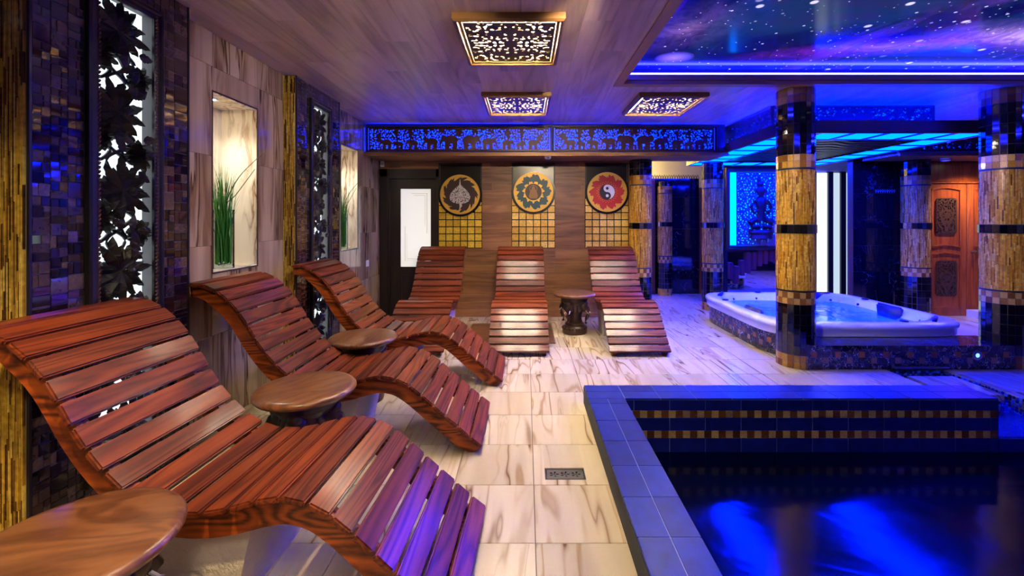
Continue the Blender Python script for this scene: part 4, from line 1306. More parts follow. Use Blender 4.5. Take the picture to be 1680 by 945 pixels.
def rimtile(x0, x1, y0, y1):
    piece('rim_tile', pool, x0 + .0022, x1 - .0022, y0 + .0022, y1 - .0022, RIMZ - .010, RIMZ, M['blue_tile'], .001, random.choice(BLU))
midx = (POOLX0 + IX) / 2 + .005
y = 3.051
while y > .3:
    rimtile(POOLX0, midx, y - RT, y); rimtile(midx, IX, y - RT, y); y -= RT
rimtile(POOLX0, midx, 3.051, IY); rimtile(midx, IX, 3.051, IY)
midy = (IY + POOLY1) / 2
rimtile(POOLX0, .70, IY, midy); rimtile(POOLX0, .70, midy, POOLY1)
x = .70
while x < PEX - .01:
    x1 = min(x + .2525, PEX); rimtile(x, x1, IY, midy); rimtile(x, x1, midy, POOLY1); x += .2525
# pool wall facing the camera
for (z0, z1) in ((.049, RIMZ - .012), (-.093, -.002), (-.245, -.145)):
    x = .70 - .19
    while x < PEX - .01:
        x0, x1 = max(x, .70), min(x + .2525, PEX)
        if x1 - x0 > .01: piece('wall_tile', pool, x0 + .0024, x1 - .0024, IY, IY + .009, z0 + .0014, z1 - .0014, M['blue_tile'], 0, random.choice([S(18, 32, 110), S(22, 36, 118)]))
        x += .2525
x = PEX + .0
while x < 5.2:
    piece('wall_tile', pool, x + .0014, min(x + .2525, 5.2) - .0014, IY, IY + .009, -.2436, -.152, M['blue_tile'], 0, S(20, 34, 112)); x += .2525
for (z0, z1) in ((-.001, .048), (-.144, -.094)):
    k = 0; x = .705
    while x < PEX - .01:
        c = S(214, 172, 92) if k % 2 == 0 else random.choice([S(118, 72, 28), S(104, 62, 24), S(134, 82, 34)])
        piece('gold_mosaic', pool, x, min(x + .049, PEX), IY - .001, IY + .009, z0, z1, M['gold_tile'], 0, c); x += .0505; k += 1
# right end cheek of the far rim, channel with pebble walls
mm = MB(); mm.box(PEX - .008, PEX, IY + .002, POOLY1, -.16, RIMZ - .011); obj('rim_end', mm.mesh('rim_end'), pm('end_tile', S(20, 40, 130), .25), pool)
pw = MB(); rr_ = random.Random(5)
def pebbles(axis, c, u0, u1, z0, z1, sgn):
    u = u0
    while u < u1:
        z = z0
        while z < z1:
            s_ = rr_.uniform(.011, .018); col = rr_.choice([S(20, 50, 130), S(40, 90, 170), S(16, 34, 90), S(70, 130, 190), S(10, 22, 60)])
            uu, zz = u + rr_.uniform(-.006, .006), z + rr_.uniform(-.006, .006)
            if axis == 'x': pw.ell((c, uu, zz), (.006, s_, s_), 6, 4, None, col)
            else: pw.ell((uu, c, zz), (s_, .006, s_), 6, 4, None, col)
            z += .024
        u += .026
pebbles('x', 3.892, 3.15, 4.12, -.14, -.01, -1); pebbles('x', 3.352, 3.39, 4.12, -.14, -.01, 1)
pebbles('y', 4.128, 3.37, 3.89, -.14, .0, 1); pebbles('y', 3.545, 3.44, 3.80, -.14, -.06, 1)
ch = thing('water_channel', 'blue pebble-lined water channel running from the hot tub step to the pool', 'water channel', (0, 0, 0))
obj('pebble_lining', pw.mesh('pebble_lining', True), M['blue_pebble'], ch, kind='stuff')
mm = MB(); mm.box(3.34, 3.354, POOLY1 - .01, 4.14, -.3, -.013); mm.box(3.892, 3.91, 3.14, 4.14, -.3, -.013); mm.box(3.33, 3.91, 4.13, 4.15, -.3, -.001); mm.box(3.33, 3.91, 3.15, 4.14, -.3, -.2)
mm.box(3.91, RX, 3.145, POOLY1, -.3, -.013)
obj('channel_bed', mm.mesh('channel_bed'), pm('channel_blue', S(20, 60, 180), .3), ch)
mm = MB(); mm.box(3.355, 3.89, 3.14, 4.128, -.150, -.138); obj('channel_water', mm.mesh('channel_water'), M['chan_water'], ch)
sb = thing('stepping_slab', 'cream marble slab bridging the blue water channel', 'stepping slab', (3.615, 3.755, 0))
mm = MB(); mm.box(-.20, .20, -.215, .215, -.05, -.001); obj('slab', mm.mesh('slab'), M['floor'], sb)
mm = MB(); mm.box(-.17, .17, -.18, .18, -.2, -.05); obj('slab_support', mm.mesh('slab_support'), M['grout_dark'], sb)
# floor right of the pool edge, between channel and far right
ft_ = MB(); 
x = 3.90
while x < RX - .1:
    piece('floor_tile', floor, x, x + .417, 3.14, 3.388, -.012, 0, M['floor']); x += .42
mm = MB(); ng = 2
mm.add([(IX, RY + .012, WZ), (RX - .012, RY + .012, WZ), (RX - .012, IY + .002, WZ), (IX, IY + .002, WZ)], [(0, 1, 2, 3)])
tag(obj('pool_water', mm.mesh('pool_water'), M['pool_water']), 'dark blue still water in the swimming pool', 'water', None, 'stuff')

# floor drain
dr = thing('floor_drain', 'small rectangular metal drain grate in the marble floor', 'drain', (.214, 2.4435, -.008))
mm = MB(); w_, h_ = .217, .110
for (a0, a1, b0, b1) in ((-w_ / 2, w_ / 2, -h_ / 2, -h_ / 2 + .010), (-w_ / 2, w_ / 2, h_ / 2 - .010, h_ / 2), (-w_ / 2, -w_ / 2 + .006, -h_ / 2, h_ / 2), (w_ / 2 - .006, w_ / 2, -h_ / 2, h_ / 2)): mm.box(a0, a1, b0, b1, -.02, .004)
obj('drain_frame', mm.mesh('drain_frame'), M['black'], dr)
def grate_fn(X, Z):
    F = np.full(X.shape, 1.0)
    for cx in (-.06, 0, .06):
        a = np.arctan2(Z, X - cx); d = np.hypot(X - cx, Z)
        hol = np.minimum(.009 - np.abs(d - .017), np.cos(5 * a) * .5 - .1)
        F = np.minimum(F, -hol * 100); F = np.minimum(F, (d - .004) * 100)
    return F
obj('grate', fret('grate', .20, .085, .0025, grate_fn, .003), M['drain'], dr, (0, 0, .002), (-PI / 2, 0, 0))
mm = MB(); mm.box(-.10, .10, -.05, .05, -.05, -.03); obj('sump', mm.mesh('sump'), M['black'], dr)

# brown mat below the middle back lounger
mt_ = MB(); mt_.box(-.52, .53, -.48, .48, 0, .006)
tag(obj('floor_mat', mt_.mesh('floor_mat'), wood('mat_wood', S(70, 38, 24), S(100, 60, 38), S(124, 80, 50), 'x', rough=.5, var=.05), None, (-.195, 5.48, .0005)), 'flat brown mat on the floor below the middle back lounger', 'mat')

# ------------------------------------------------------------------ hot tub
TX, TY, TA, TB = 3.50, 5.42, 1.03, 1.00
tub = thing('hot_tub', 'white acrylic hot tub glowing blue on a mosaic base', 'hot tub', (TX, TY, 0))
def outline(a, k=1.0, e=6.0):
    c, s_ = math.cos(a), math.sin(a)
    r = 1.0 / (abs(c) ** e + abs(s_) ** e) ** (1 / e)
    return TA * k * r * c, TB * k * r * s_
sh = MB(); NT = 384
prof = [(.975, .228), (.990, .228), (.992, .29), (1.0, .296), (1.004, .318), (1.0, .338), (.985, .352), (.955, .358), (.90, .360), (.875, .352), (.865, .335), (.845, .25), (.80, .15), (.66, .10), (.62, -.15), (.3, -.2), (.01, -.2)]
vs_ = []
for q, (k, z) in enumerate(prof):
    for i in range(NT):
        a = 2 * PI * i / NT; kk = k; zz = z
        if 4 <= q <= 6: kk += .0045 * abs(math.sin(48 * a))
        if 9 <= q <= 13:
            wv = math.cos(4 * a + .4) * .5 + .5
            kk -= (.0 if q < 11 else .05) * wv; zz -= .012 * wv * (q < 11)
        x, y_ = outline(a, kk, 6.0 if q < 9 else 4.0 - .5 * (q > 12))
        vs_.append((x, y_, zz))
fs_ = [(q * NT + i, q * NT + (i + 1) % NT, (q + 1) * NT + (i + 1) % NT, (q + 1) * NT + i) for q in range(len(prof) - 1) for i in range(NT)]
sh.add(vs_, fs_)
obj('tub_shell', sh.mesh('tub_shell', True, 1.0), M['acrylic'], tub)
bs = MB()
bp_ = [outline(2 * PI * i / 96, .955) for i in range(96)]
bs.add([(x, y_, 0) for x, y_ in bp_] + [(x, y_, .228) for x, y_ in bp_], [(i, (i + 1) % 96, (i + 1) % 96 + 96, i + 96) for i in range(96)])
obj('base', bs.mesh('base'), M['grout_dark'], tub)
# mosaic skirt
sk = MB(); perim = [outline(2 * PI * i / 720, .96) for i in range(721)]
pos = 0.0; nxt = 0.0; k = 0
tiles_sk = []
for i in range(720):
    p, q = Vector(perim[i]), Vector(perim[i + 1]); L = (q - p).length
    while nxt < pos + L:
        u = (nxt - pos) / L; tiles_sk.append((p.lerp(q, u), math.atan2(q.y - p.y, q.x - p.x))); nxt += .0562
    pos += L
mk = MB()
for k, (p, a) in enumerate(tiles_sk):
    if p.y + TY < 4.5 and p.x + TX > 2.75: continue
    for r in range(4):
        col = None
        if r == 2 and k % 4 == 1: col = S(150, 96, 58)
        elif r == 1 and k % 4 == 3: col = S(150, 120, 92)
        mtx = Matrix.Translation((p.x, p.y, .028 + r * .0555)) @ Matrix.Rotation(a, 4, 'Z')
        if col: sk.mbox(mtx, .053, .012, .052, col)
        else: mk.mbox(mtx, .053, .010, .052)
obj('marble_mosaic', mk.mesh('marble_mosaic'), M['marble_tile'], tub, kind='stuff')
obj('copper_mosaic', sk.mesh('copper_mosaic'), M['gold_tile_v'], tub, kind='stuff')
# headrests, jets, controls
def pad(w, h, d):
    bm = bmesh.new(); bmesh.ops.create_cube(bm, size=1)
    for v in bm.verts:
        f_ = .84 if v.co.z < 0 else 1.0
        v.co = (v.co.x * w * f_, v.co.y * d, v.co.z * h)
    bmesh.ops.bevel(bm, geom=list(bm.edges), offset=min(d, h) * .3, segments=3, affect='EDGES')
    me = bpy.data.meshes.new('headrest'); bm.to_mesh(me); bm.free()
    me.polygons.foreach_set('use_smooth', [True] * len(me.polygons)); return me
pad_me = pad(.36, .17, .07)
for (x, y_, rz) in ((.62, .835, 0), (.84, -.12, -PI / 2), (-.78, .78, PI / 4 + .2), (.76, -.80, -PI * .75), (-.85, -.25, PI / 2)):
    obj('headrest', pad_me, M['pillow'], tub, (x, y_, .292), (.30 * 0, 0, rz))
jt = MB(); jt.lathe([(0, .006), (.014, .006), (.018, 0)], 12, caps=False); jt_me = jt.mesh('jet', True)
for i in range(18):
    a = 2 * PI * (i + .3) / 18; x, y_ = outline(a, .842, 4.0)
    obj('jet', jt_me, M['jet'], tub, (x * 1.0, y_ * 1.0, .285), (0, -1.25, a))
kb = MB(); kb.lathe([(.04, 0), (.04, .012), (.03, .016), (0, .016)], 20, caps=False); kb_me = kb.mesh('control_knob', True)
for (x, y_) in ((.91, .35), (-.2, .90), (.35, -.90), (-.93, .3)): obj('control_knob', kb_me, M['jet'], tub, (x, y_, .360))
mm = MB(); wp = [outline(2 * PI * i / 96, .86, 4.0) for i in range(96)]
mm.add([(x, y_, .262) for x, y_ in wp], [tuple(range(96))])
tag(obj('tub_water', mm.mesh('tub_water'), M['tub_water'], None, (TX, TY, 0)), 'bright blue water inside the hot tub', 'water', None, 'stuff')
ld = bpy.data.lights.new('tub_lamp', 'POINT'); ld.energy = 90; ld.color = (.02, .12, 1); ld.shadow_soft_size = .12
lo = bpy.data.objects.new('tub_lamp', ld); COL.objects.link(lo); lo.parent = tub; lo.location = (0, -.1, .02)

# step in front of the tub
step = thing('mosaic_step', 'low black marble mosaic step in front of the hot tub', 'step', (0, 0, 0))
SX0, SX1, SY0, SY1, SZ = 2.60, 4.56, 4.135, 4.50, .224
mm = MB(); mm.box(SX0, SX1, SY0 + .008, SY1, 0, SZ - .008); obj('step_core', mm.mesh('step_core'), M['grout_dark'], step)
nx = 35; w_ = (SX1 - SX0) / nx
for i in range(nx):
    for r in range(4):
        x0, z0 = SX0 + i * w_, r * .056
        if r == 2 and i % 4 == 1: mt, col, nm = M['gold_tile'], S(176, 104, 44), 'copper_tile'
        elif r == 1 and i % 4 == 3: mt, col, nm = M['gold_tile'], S(150, 116, 84), 'copper_tile'
        else: mt, col, nm = M['marble_tile'], None, 'marble_tile'
        piece(nm, step, x0 + .0012, x0 + w_ - .0012, SY0, SY0 + .009, z0 + .0012, z0 + .0548, mt, 0, col)
mk = MB()
for i in range(nx):
    for r in range(7):
        x0, y0 = SX0 + i * w_, SY0 + r * .052
        mk.box(x0 + .0012, x0 + w_ - .0012, y0 + .0012, y0 + .0508, SZ - .009, SZ)
obj('tread_mosaic', mk.mesh('tread_mosaic'), M['marble_tile'], step, kind='stuff')
mm = MB(); mm.box(3.41, 3.92, SY0 - .028, SY0, .018, .034)
tag(obj('steel_spout', mm.mesh('steel_spout'), M['steel']), 'flat steel water spout lip at the foot of the mosaic step', 'spout')
bt_ = thing('round_button', 'round metal air button with a blue light on the mosaic step', 'button', (4.20, SY0 - .001, .135), 0, None, (PI / 2, 0, 0))
mm = MB(); mm.lathe([(.046, 0), (.046, .008), (.038, .012), (.020, .010), (.018, .006)], 28, caps=False); obj('bezel', mm.mesh('bezel', True), M['steel'], bt_)
mm = MB(); mm.lathe([(0, .012), (.016, .010), (.019, .006)], 20, caps=False); obj('blue_lens', mm.mesh('blue_lens', True), emis('blue_lens', (.1, .3, 1, 1), 3), bt_)

# ------------------------------------------------------------------ canopy above the tub
CX0, CX1, CY0, CY1, CZB = 2.63, 4.80, 4.51, 7.28, 2.29
SWD = .40
can = thing('light_canopy', 'square wooden canopy with glowing cyan glass panels above the hot tub', 'canopy', (0, 0, 0))
def bars(name, rects, z0, z1, mat):
    for r in rects:
        mm = MB(); mm.box(r[0], r[1], r[2], r[3], z0, z1); obj(name, mm.mesh(name), mat, can)
bars('frame_bar', [(CX0, CX1, CY0, CY0 + .03), (CX0, CX1, CY1 - .03, CY1), (CX0, CX0 + .03, CY0 + .03, CY1 - .03), (CX1 - .03, CX1, CY0 + .03, CY1 - .03),
                   (CX0 + SWD, CX1 - SWD, CY0 + SWD, CY0 + SWD + .025), (CX0 + SWD, CX1 - SWD, CY1 - SWD - .025, CY1 - SWD),
                   (CX0 + SWD, CX0 + SWD + .025, CY0 + SWD + .025, CY1 - SWD - .025), (CX1 - SWD - .025, CX1 - SWD, CY0 + SWD + .025, CY1 - SWD - .025)], CZB - .012, CZB + .06, M['carved'])
bars('ledge_lip', [(CX0 - .012, CX1 + .012, CY0 - .012, CY0), (CX0 - .012, CX0, CY0, SY - .03), (CX1, CX1 + .012, CY0, SY - .03)], CZB - .005, CZB + .115, M['carved'])
bars('cover_board', [(CX0 + .001, CX1 - .001, CY0 + .001, CY1 - .001)], CZB + .061, CZB + .075, M['carved'])
def gpan(x0, x1, y0, y1):
    piece('glass_panel', can, x0, x1, y0, y1, CZB - .002, CZB + .004, M['canopy_glass'])
    mm = MB()
def mull(x0, x1, y0, y1):
    piece('mullion', can, x0, x1, y0, y1, CZB - .012, CZB + .05, M['carved_black'])
NF, NSD = 6, 7
for (ya, yb) in ((CY0 + .03, CY0 + SWD), (CY1 - SWD, CY1 - .03)):
    w_ = (CX1 - CX0 - .06) / NF
    for i in range(NF):
        a = CX0 + .03 + i * w_
        gpan(a + .012, a + w_ - .012, ya + .004, yb - .004)
        if i: mull(a - .018, a + .018, ya, yb)
for (xa, xb) in ((CX0 + .03, CX0 + SWD), (CX1 - SWD, CX1 - .03)):
    n_ = 5; w_ = (CY1 - CY0 - 2 * SWD) / n_
    for i in range(n_):
        a = CY0 + SWD + i * w_
        gpan(xa + .004, xb - .004, a + .012, a + w_ - .012)
        mull(xa, xb, a - .018, a + .018)
    mull(xa, xb, CY1 - SWD - .018, CY1 - SWD + .018)
def wave_fn(X, Z):
    v = np.sin(Z * 42 + 2.2 * np.sin(X * 7) + 1.3 * np.sin(X * 17 + Z * 9))
    return v + .35
cw, chh = CX1 - CX0 - 2 * SWD - .06, CY1 - CY0 - 2 * SWD - .06
mm = MB(); mm.box(-cw / 2, cw / 2, -.004, 0, -chh / 2, chh / 2)
cpx, cpy = (CX0 + CX1) / 2, (CY0 + CY1) / 2
obj('centre_board', mm.mesh('centre_board'), M['carved'], can, (cpx, cpy, CZB + .02), (PI / 2, 0, 0))
obj('centre_carving', fret('centre_carving', cw, chh, .014, wave_fn, .012), M['carved_black'], can, (cpx, cpy, CZB + .016), (PI / 2, 0, 0))
# carved drum panels above, lit blue from inside
UX0, UX1, UY0, UY1 = 2.70, 4.46, 4.86, 7.0
UZ0, UZ1 = CZB + .075, CZ - .005
def drum(loc, rz, W, seed):
    H = UZ1 - UZ0
    f_ = obj('drum_panel', fret('drum_panel', W, H - .03, .007, frieze_fn(W, H - .03, seed), .012), M['carved_black'], can, loc, (0, 0, rz))
    obj('panel_frame', frame_mesh('panel_frame', W, H, .022, .024), M['carved'], f_)
    mm = MB(); mm.box(-W / 2, W / 2, .03, .036, -H / 2, H / 2); obj('panel_light', mm.mesh('panel_light'), M['frieze_blue'], f_)
zc = (UZ0 + UZ1) / 2
drum(((UX0 + UX1) / 2, UY0, zc), 0, UX1 - UX0, 41)
drum((UX0, (UY0 + UY1) / 2, zc), -PI / 2, UY1 - UY0, 42)
drum((UX1, (UY0 + UY1) / 2, zc), PI / 2, UY1 - UY0, 43)
# blue strips on top of the canopy ledge
for (x0, x1, y0, y1) in ((CX0 + .01, CX0 + .03, CY0 + .05, SY - .02), (CX0 + .1, CX1 - .1, CY0 + .1, CY0 + .12), (CX1 - .12, CX1 - .10, CY0 + .15, SY - .02)):
    piece('light_strip', can, x0, x1, y0, y1, CZB + .077, CZB + .087, M['cantop'])

# ------------------------------------------------------------------ background: deity panel, bars, light panels, marble, door, passage
def deity_fn(W, H):
    base = holes_field(W, H, .050, .0155, .0082, 17)
    def fn(X, Z):
        F = base(X, Z)
        return np.maximum(F, (np.maximum(np.abs(X) / (W / 2 - .015), np.abs(Z) / (H / 2 - .015)) - 1) * 10)
    return fn
AY = 7.62
DW, DH = .92, 1.24
dp = thing('deity_panel', 'blue-lit carved deity panel in a wooden frame behind the hot tub', 'carved panel', (3.95, AY - .06, 1.58))
obj('frame', frame_mesh('frame', DW + .20, DH + .16, .075, .06), M['carved'], dp)
obj('fretwork', fret('deity', DW - .08, DH, .009, deity_fn(DW - .08, DH), .02), pm('carved_light_wood', S(96, 76, 96), .4), dp, (.04, .0, 0))
fg = MB()
fg.ell((0, 0, .30), (.075, .05, .09), 14, 10); fg.ell((-.01, 0, .42), (.06, .04, .06), 12, 8); fg.ell((-.035, 0, .49), (.03, .025, .06), 10, 7)
for q in (-1, 1):
    fg.ell((q * .085, .01, .30), (.02, .02, .05), 8, 6)
    fg.tube([(q * .10, 0, .14), (q * .17, -.01, .03), (q * .13, -.03, -.07), (q * .04, -.04, -.02)], [.035, .03, .026, .022], 8)
    fg.tube([(q * .07, 0, -.18), (q * .20, -.02, -.24), (q * .16, -.04, -.31), (q * .03, -.04, -.30)], [.05, .05, .042, .035], 8)
fg.tube([(0, 0, .22), (0, -.01, .13), (0, -.015, .02), (0, -.01, -.10), (0, 0, -.20)], [.045, .10, .075, .065, .09], 14)
fg.lathe([(.0, -.36), (.20, -.36), (.22, -.40), (.17, -.44), (.20, -.50), (.0, -.50)], 20, caps=False)
fgm = fg.mesh('deity_figure', True, 1.2)
for v in fgm.vertices: v.co.y *= .6
obj('deity_figure', fgm, M['fretwood'], dp, (.04, -.02, 0))
mm = MB(); mm.box(-DW / 2 - .02, DW / 2 + .02, .04, .045, -DH / 2, DH / 2); obj('light_panel', mm.mesh('light_panel'), emis('panel_blue', (.0, .14, 1, 1), 8), dp)
rs = random.Random(3)
ORD = ['leftmost', 'second from left', 'third from left', 'fourth from left', 'fifth from left', 'sixth from left', 'seventh from left', 'eighth from left', 'ninth from left']
hts = [.28, .30, .26, .36, .30, .46, .40, .52, .48, .40, .44, .32, .28]
for i, h in enumerate(hts[:9]):
    x = 3.50 + i * .098; o_ = [.10, .02, .16, .2, .26, .32, .36, .40, .36, .3, .24, .14, .06][i]
    mm = MB(); mm.box(-.03, .03, -.03, .03, 0, h)
    tag(obj('wall_bar', mm.mesh('wall_bar'), M['bar_wood'], None, (x, AY - .032, .28 + o_)), 'wine-red wooden bar, ' + ORD[i] + ' of the zigzag row below the deity panel', 'wooden bar', 'zigzag row of wooden bars below the deity panel')
mr = MB(); mr.box(3.46, 4.80, AY - .004, AY - .001, .1, .84)
tag(obj('wall_mirror', mr.mesh('wall_mirror'), pm('mirror', (.8, .8, .85, 1), .03, 1.0)), 'mirror behind the zigzag wooden bars below the deity panel', 'mirror')

# tall light panels right of the big column
LY = 7.45
lw = tag(empty('wall_light_panels', (0, 0, 0)), 'pale wall with tall bright light panels and dark mullions', None, None, 'structure')
mm = MB(); mm.box(4.74, 5.6, LY + .02, LY + .1, 0, CZ); obj('wall_core', mm.mesh('wall_core'), M['pale'], lw)
for (x0, x1, on) in ((4.80, 4.86, 0), (4.86, 4.93, 1), (4.935, 5.06, 1), (5.06, 5.14, 0), (5.14, 5.27, 2), (5.27, 5.355, 0), (5.355, 5.48, 2)):
    if on: piece('light_panel', lw, x0 + .004, x1 - .004, LY, LY + .015, .05, 2.18, M['curtain'] if on == 1 else emis('light_panel_soft', (.55, .68, .85, 1), .75))
    else: piece('mullion', lw, x0, x1, LY - .03, LY + .02, .02, 2.2, M['black_frame'])
piece('light_edge', lw, 5.445, 5.48, LY - .004, LY - .001, .05, 2.18, M['curtain'])

# black marble wall
mw = tag(empty('wall_marble'), 'glossy black marble tiled wall left of the carved door', None, None, 'structure')
MYW = 6.62
mm = MB(); mm.box(4.88, 5.75, MYW + .01, MYW + .12, 0, CZ); obj('wall_core', mm.mesh('wall_core'), M['grout_dark'], mw)
xsm = [4.88, 5.0, 5.205, 5.41, 5.615, 5.75]; zsm = [0, .62, 1.01, 1.40, 1.79, 1.85, 2.25, CZ]
for i in range(len(xsm) - 1):
    for j in range(len(zsm) - 1):
        piece('marble_tile', mw, xsm[i] + .001, xsm[i + 1] - .001, MYW, MYW + .010, zsm[j] + .001, zsm[j + 1] - .001, M['black_marble'])
bd = MB()
for k in range(9):
    x = 5.22 + k * .034
    for s_ in (-1, 1): bd.mbox(Matrix.Translation((x + s_ * .006, MYW - .002, 1.82)) @ Matrix.Rotation(s_ * .8, 4, 'Y'), .006, .004, .03)
    bd.ell((x, MYW - .002, 1.84), (.006, .003, .006), 6, 4); bd.ell((x, MYW - .002, 1.80), (.006, .003, .006), 6, 4)
obj('silver_border', bd.mesh('silver_border'), M['silver_paint'], mw, kind='stuff')
piece('gold_edge', mw, 4.872, 4.88, MYW - .004, MYW + .1, 0, CZ, M['gilt'])

# carved wooden door
d2 = tag(empty('door_2'), 'carved reddish wooden double door with dark pierced insets', None, None, 'structure')
DYD = 6.42
mm = MB(); mm.box(5.72, 5.75, DYD - .06, DYD + .1, 0, 2.25); mm.box(5.75, 5.77, DYD - .03, DYD + .1, 0, 2.25)
obj('door_jamb', mm.mesh('door_jamb'), M['gilt'], d2)
ib = MB()
for k in range(100): ib.ell((5.735, DYD - .062, .02 + k * .022), (.008, .005, .009), 6, 4)
obj('jamb_beads', ib.mesh('jamb_beads', True), M['gilt'], d2, kind='stuff')
piece('lintel', d2, 5.775, RX, DYD + .02, DYD + .08, 1.95, 2.235, M['door_wood'], .006)
piece('lintel_rail', d2, 5.775, RX, DYD - .0, DYD + .08, 1.92, 1.95, M['door_wood'], .006)
in_me = fret('carved_inset', .30, .52, .006, inset_fn(.30, .52), .016)
def doorleaf(x0, x1, inset=True):
    lf = piece('door_leaf', d2, x0, x1, DYD + .02, DYD + .06, .005, 1.915, M['door_wood'], .004)
    lx, lz = (x0 + x1) / 2, .96
    W = x1 - x0
    mm = MB()
    for (za, zb) in ((.10, .92), (1.0, 1.86)):
        def arch(u): return .03 * math.cos(u * PI)
        for s_ in (-1, 1): mm.box(s_ * W / 2 - s_ * .10 - .012, s_ * W / 2 - s_ * .10 + .012, -.038, -.018, za - lz, zb - lz - .03)
        n_ = 12
        for (zz, sg) in ((za, 1), (zb, -1)):
            pr = None
            for k in range(n_ + 1):
                u = -1 + 2 * k / n_; q = (u * (W / 2 - .10), zz - lz + sg * .03 * (1 - math.cos(u * PI / 2) if sg < 0 else math.cos(u * PI / 2)))
                if pr: mm.mbox(Matrix.Translation(((pr[0] + q[0]) / 2, -.028, (pr[1] + q[1]) / 2)) @ Matrix.Rotation(-math.atan2(q[1] - pr[1], q[0] - pr[0]), 4, 'Y'), math.hypot(q[0] - pr[0], q[1] - pr[1]) + .004, .02, .022)
                pr = q
    obj('panel_moulding', mm.mesh('panel_moulding'), M['door_wood'], lf)
    if inset:
        for zc_ in (.545, 1.45):
            obj('carved_inset', in_me, M['inset'], lf, (0, -.022, zc_ - lz))
            mb = MB(); mb.box(-.14, .14, -.021, -.0201, zc_ - lz - .25, zc_ - lz + .25); obj('inset_back', mb.mesh('inset_back'), M['black'], lf)
    return lf
doorleaf(5.785, 6.395); lf2 = doorleaf(6.405, 7.02)
mm = MB(); mm.lathe([(.02, 0), (.012, .02), (.012, .03), (.028, .045), (.028, .06), (0, .07)], 18, caps=False)
obj('door_knob', mm.mesh('door_knob', True), M['gilt'], d2, (6.47, DYD + .02, .93), (PI / 2, 0, 0))
wall('wall_door_side', 'wall around the carved door', 5.75, RX + .2, DYD + .1, DYD + .3, 0, CZ, M['dark_wall'])
mm = MB(); mm.box(6.36, RX - .01, 6.26, 6.41, 0, .10)
tag(obj('baseboard_right', mm.mesh('baseboard_right'), M['white_paint']), 'low white plinth in front of the carved door', None, None, 'structure')

# passage: dark glossy partition, bronze jamb, crest
pt = tag(empty('wall_partition'), 'dark glossy marble partition in the passage', None, None, 'structure')
PYY = 8.36
xsm = [2.27, 2.60, 2.93, 3.26]
mm = MB(); mm.box(2.27, 3.26, PYY + .012, PYY + .08, 0, 2.17); obj('wall_core', mm.mesh('wall_core'), M['grout_dark'], pt)
for i in range(3):
    for (z0, z1) in ((0, .62), (.62, 1.22), (1.22, 1.82), (1.82, 2.17)): piece('marble_tile', pt, xsm[i] + .001, xsm[i + 1] - .001, PYY, PYY + .012, z0, z1 - .002, M['black_marble'])
piece('bronze_jamb', pt, 2.30, 2.42, PYY - .06, PYY, 0, 2.15, M['bead'], .01)
cm = MB()
for k in range(22):
    x = 2.3 + k * .045
    cm.tube([(x - .022, PYY + .03, 2.17), (x - .015, PYY + .03, 2.21), (x, PYY + .03, 2.235 + .01 * (k % 2)), (x + .015, PYY + .03, 2.21), (x + .022, PYY + .03, 2.17)], .006, 5)
obj('carved_crest', cm.mesh('carved_crest'), M['carved_black'], pt, kind='stuff')
piece('orange_jamb', pt, 3.27, 3.36, PYY - .02, PYY + .06, 0, 2.0, M['door_wood'])
pl_ = thing('passage_lamp', 'warm wall lamp lighting the passage behind the plank wall', 'lamp', (2.0, 8.85, 2.35))
mm = MB(); mm.ell((0, 0, 0), (.07, .07, .07), 16, 10); obj('globe', mm.mesh('globe', True), emis('passage_globe', (1, .75, .22, 1), 170), pl_)
mm = MB(); mm.tube([(0, 0, .05), (0, 0, .30)], .01, 8); obj('stem', mm.mesh('stem', True), M['black'], pl_)

# ------------------------------------------------------------------ small fittings
def boxthing(name, label, cat, x0, x1, y0, y1, z0, z1, mat, bev=.004):
    return tag(piece(name, None, x0, x1, y0, y1, z0, z1, mat, bev), label, cat)
a_ = thing('alarm_sensor', 'small white sensor in the corner above the dark door', 'sensor', (-2.045, BY - .05, 2.20))
mm = MB(); mm.box(-.022, .022, -.02, .02, -.05, .03); obj('body', mm.mesh('body'), M['white'], a_)
mm = MB(); mm.tube([(0, 0, .03), (-.0, .0, .040)], .008, 8); mm.ell((0, -.02, -.01), (.014, .006, .02), 10, 6); obj('lens', mm.mesh('lens', True), M['pebble'], a_)
s_ = thing('motion_detector', 'small white detector under the soffit above the middle emblem', 'detector', (.285, 5.82, 2.234))
mm = MB(); mm.lathe([(0, -.05), (.03, -.046), (.042, -.03), (.046, 0)], 24, caps=False); obj('dome', mm.mesh('dome', True), M['white'], s_)
mm = MB(); mm.box(-.02, .02, -.046, -.036, -.034, -.022); obj('sensor_window', mm.mesh('sensor_window'), M['grout_dark'], s_)
s_ = thing('smoke_detector', 'round white smoke detector under the soffit above the carved door', 'detector', (5.72, 6.05, 2.234))
mm = MB(); mm.lathe([(0, -.045), (.035, -.043), (.055, -.03), (.06, -.012), (.06, 0)], 28, caps=False); obj('body', mm.mesh('body', True), M['white'], s_)
mm = MB(); mm.lathe([(.061, -.026), (.063, -.022), (.061, -.018)], 28, caps=False); obj('vent_ring', mm.mesh('vent_ring'), M['grout_dark'], s_)
s_ = thing('light_switch', 'small white switch on the left stone wall near the dark door', 'switch', (WX + .001, 5.86, .82), PI / 2)
mm = MB(); mm.box(-.04, .04, -.010, 0, -.04, .04); obj('plate', mm.mesh('plate'), M['white'], s_)
mm = MB(); mm.box(-.026, .026, -.016, -.010, -.026, .026); obj('rocker', mm.mesh('rocker'), M['white_paint'], s_)

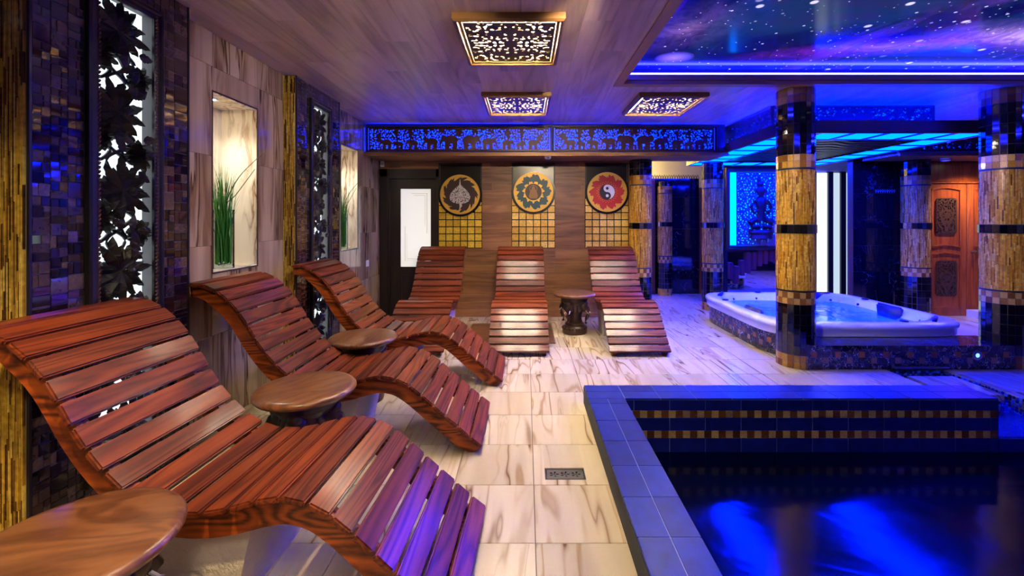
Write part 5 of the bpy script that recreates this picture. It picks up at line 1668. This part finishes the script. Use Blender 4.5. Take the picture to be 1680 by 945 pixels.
# ------------------------------------------------------------------ unseen ceiling spotlights added above and behind the camera as fill light
def spotlight(label, x, y, target, watts, size, color=(1, .80, .52)):
    t = thing('fill_spot', label, 'spotlight', (x, y, CZ), 0, 'added unseen ceiling spotlights')
    mm = MB(); mm.lathe([(.032, -.004), (.05, -.008), (.05, 0), (.032, 0)], 24, caps=False); obj('ring', mm.mesh('ring', True), M['white'], t)
    mm = MB(); mm.lathe([(.0, -.002), (.032, -.002)], 24, caps=False); obj('lens', mm.mesh('lens'), M['spot'], t)
    ld = bpy.data.lights.new('fill_spot_lamp', 'SPOT'); ld.energy = watts; ld.color = color; ld.spot_size = size; ld.spot_blend = .8; ld.shadow_soft_size = .035
    lo = bpy.data.objects.new('fill_spot_lamp', ld); COL.objects.link(lo); lo.parent = t; lo.location = (0, 0, -.06)
    d = Vector(target) - Vector((x, y, CZ - .06))
    lo.rotation_euler = d.to_track_quat('-Z', 'Y').to_euler()
spotlight('added unseen ceiling spotlight aimed at the column by the hot tub', .55, 1.9, (2.61, 4.3, 1.35), 240, .5, (1, .85, .55))
spotlight('added unseen ceiling spotlight aimed at the column at the right edge', .55, 1.5, (4.62, 4.3, 1.35), 300, .42, (1, .85, .55))
spotlight('added unseen ceiling spotlight aimed at the emblem boards', .35, 2.1, (.1, 6.37, 1.3), 170, 1.0)
spotlight('added unseen ceiling spotlight aimed at the far pilaster', .2, 1.7, (-2.0, 4.0, 1.6), 120, 1.1, (1, .86, .66))
spotlight('added unseen ceiling spotlight above the foreground table', -1.0, .75, (-1.40, 1.25, .5), 150, 1.1, (1, .70, .34))

t = thing('added_door_downlight', 'added unseen small round downlight under the soffit above the carved door', 'downlight', (6.36, 6.02, 2.234))  # lamp added behind the column, out of view, to brighten the door
mm = MB(); mm.lathe([(.03, -.004), (.045, -.006), (.045, 0), (.03, 0)], 24, caps=False); obj('ring', mm.mesh('ring', True), M['white'], t)
mm = MB(); mm.lathe([(.0, -.003), (.03, -.003)], 24, caps=False); obj('lens', mm.mesh('lens'), M['spot'], t)
ld = bpy.data.lights.new('door_fill_lamp', 'SPOT'); ld.energy = 60; ld.color = (1, .72, .42); ld.spot_size = 2.5; ld.spot_blend = .8; ld.shadow_soft_size = .03
lo = bpy.data.objects.new('door_fill_lamp', ld); COL.objects.link(lo); lo.parent = t; lo.location = (0, 0, -.05)

cl = thing('passage_fill_strip', 'added blue strip light on the passage ceiling hidden behind the soffit', 'strip light', (2.35, 6.62, CZ - .002))  # added out of sight to tint the passage partition blue
mm = MB(); mm.box(-.55, .55, -.02, .02, -.03, 0); obj('channel', mm.mesh('channel'), M['white'], cl)
mm = MB(); mm.box(-.54, .54, -.014, .014, -.036, -.031); obj('diffuser', mm.mesh('diffuser'), emis('passage_fill_glow', (.01, .03, 1, 1), 220), cl)

spotlight('added unseen ceiling spotlight aimed at the gold return of the near pilaster', -1.15, .15, (-2.04, 1.77, .7), 70, .8, (1, .82, .4))  # another added fill spot, brightens the pilaster return
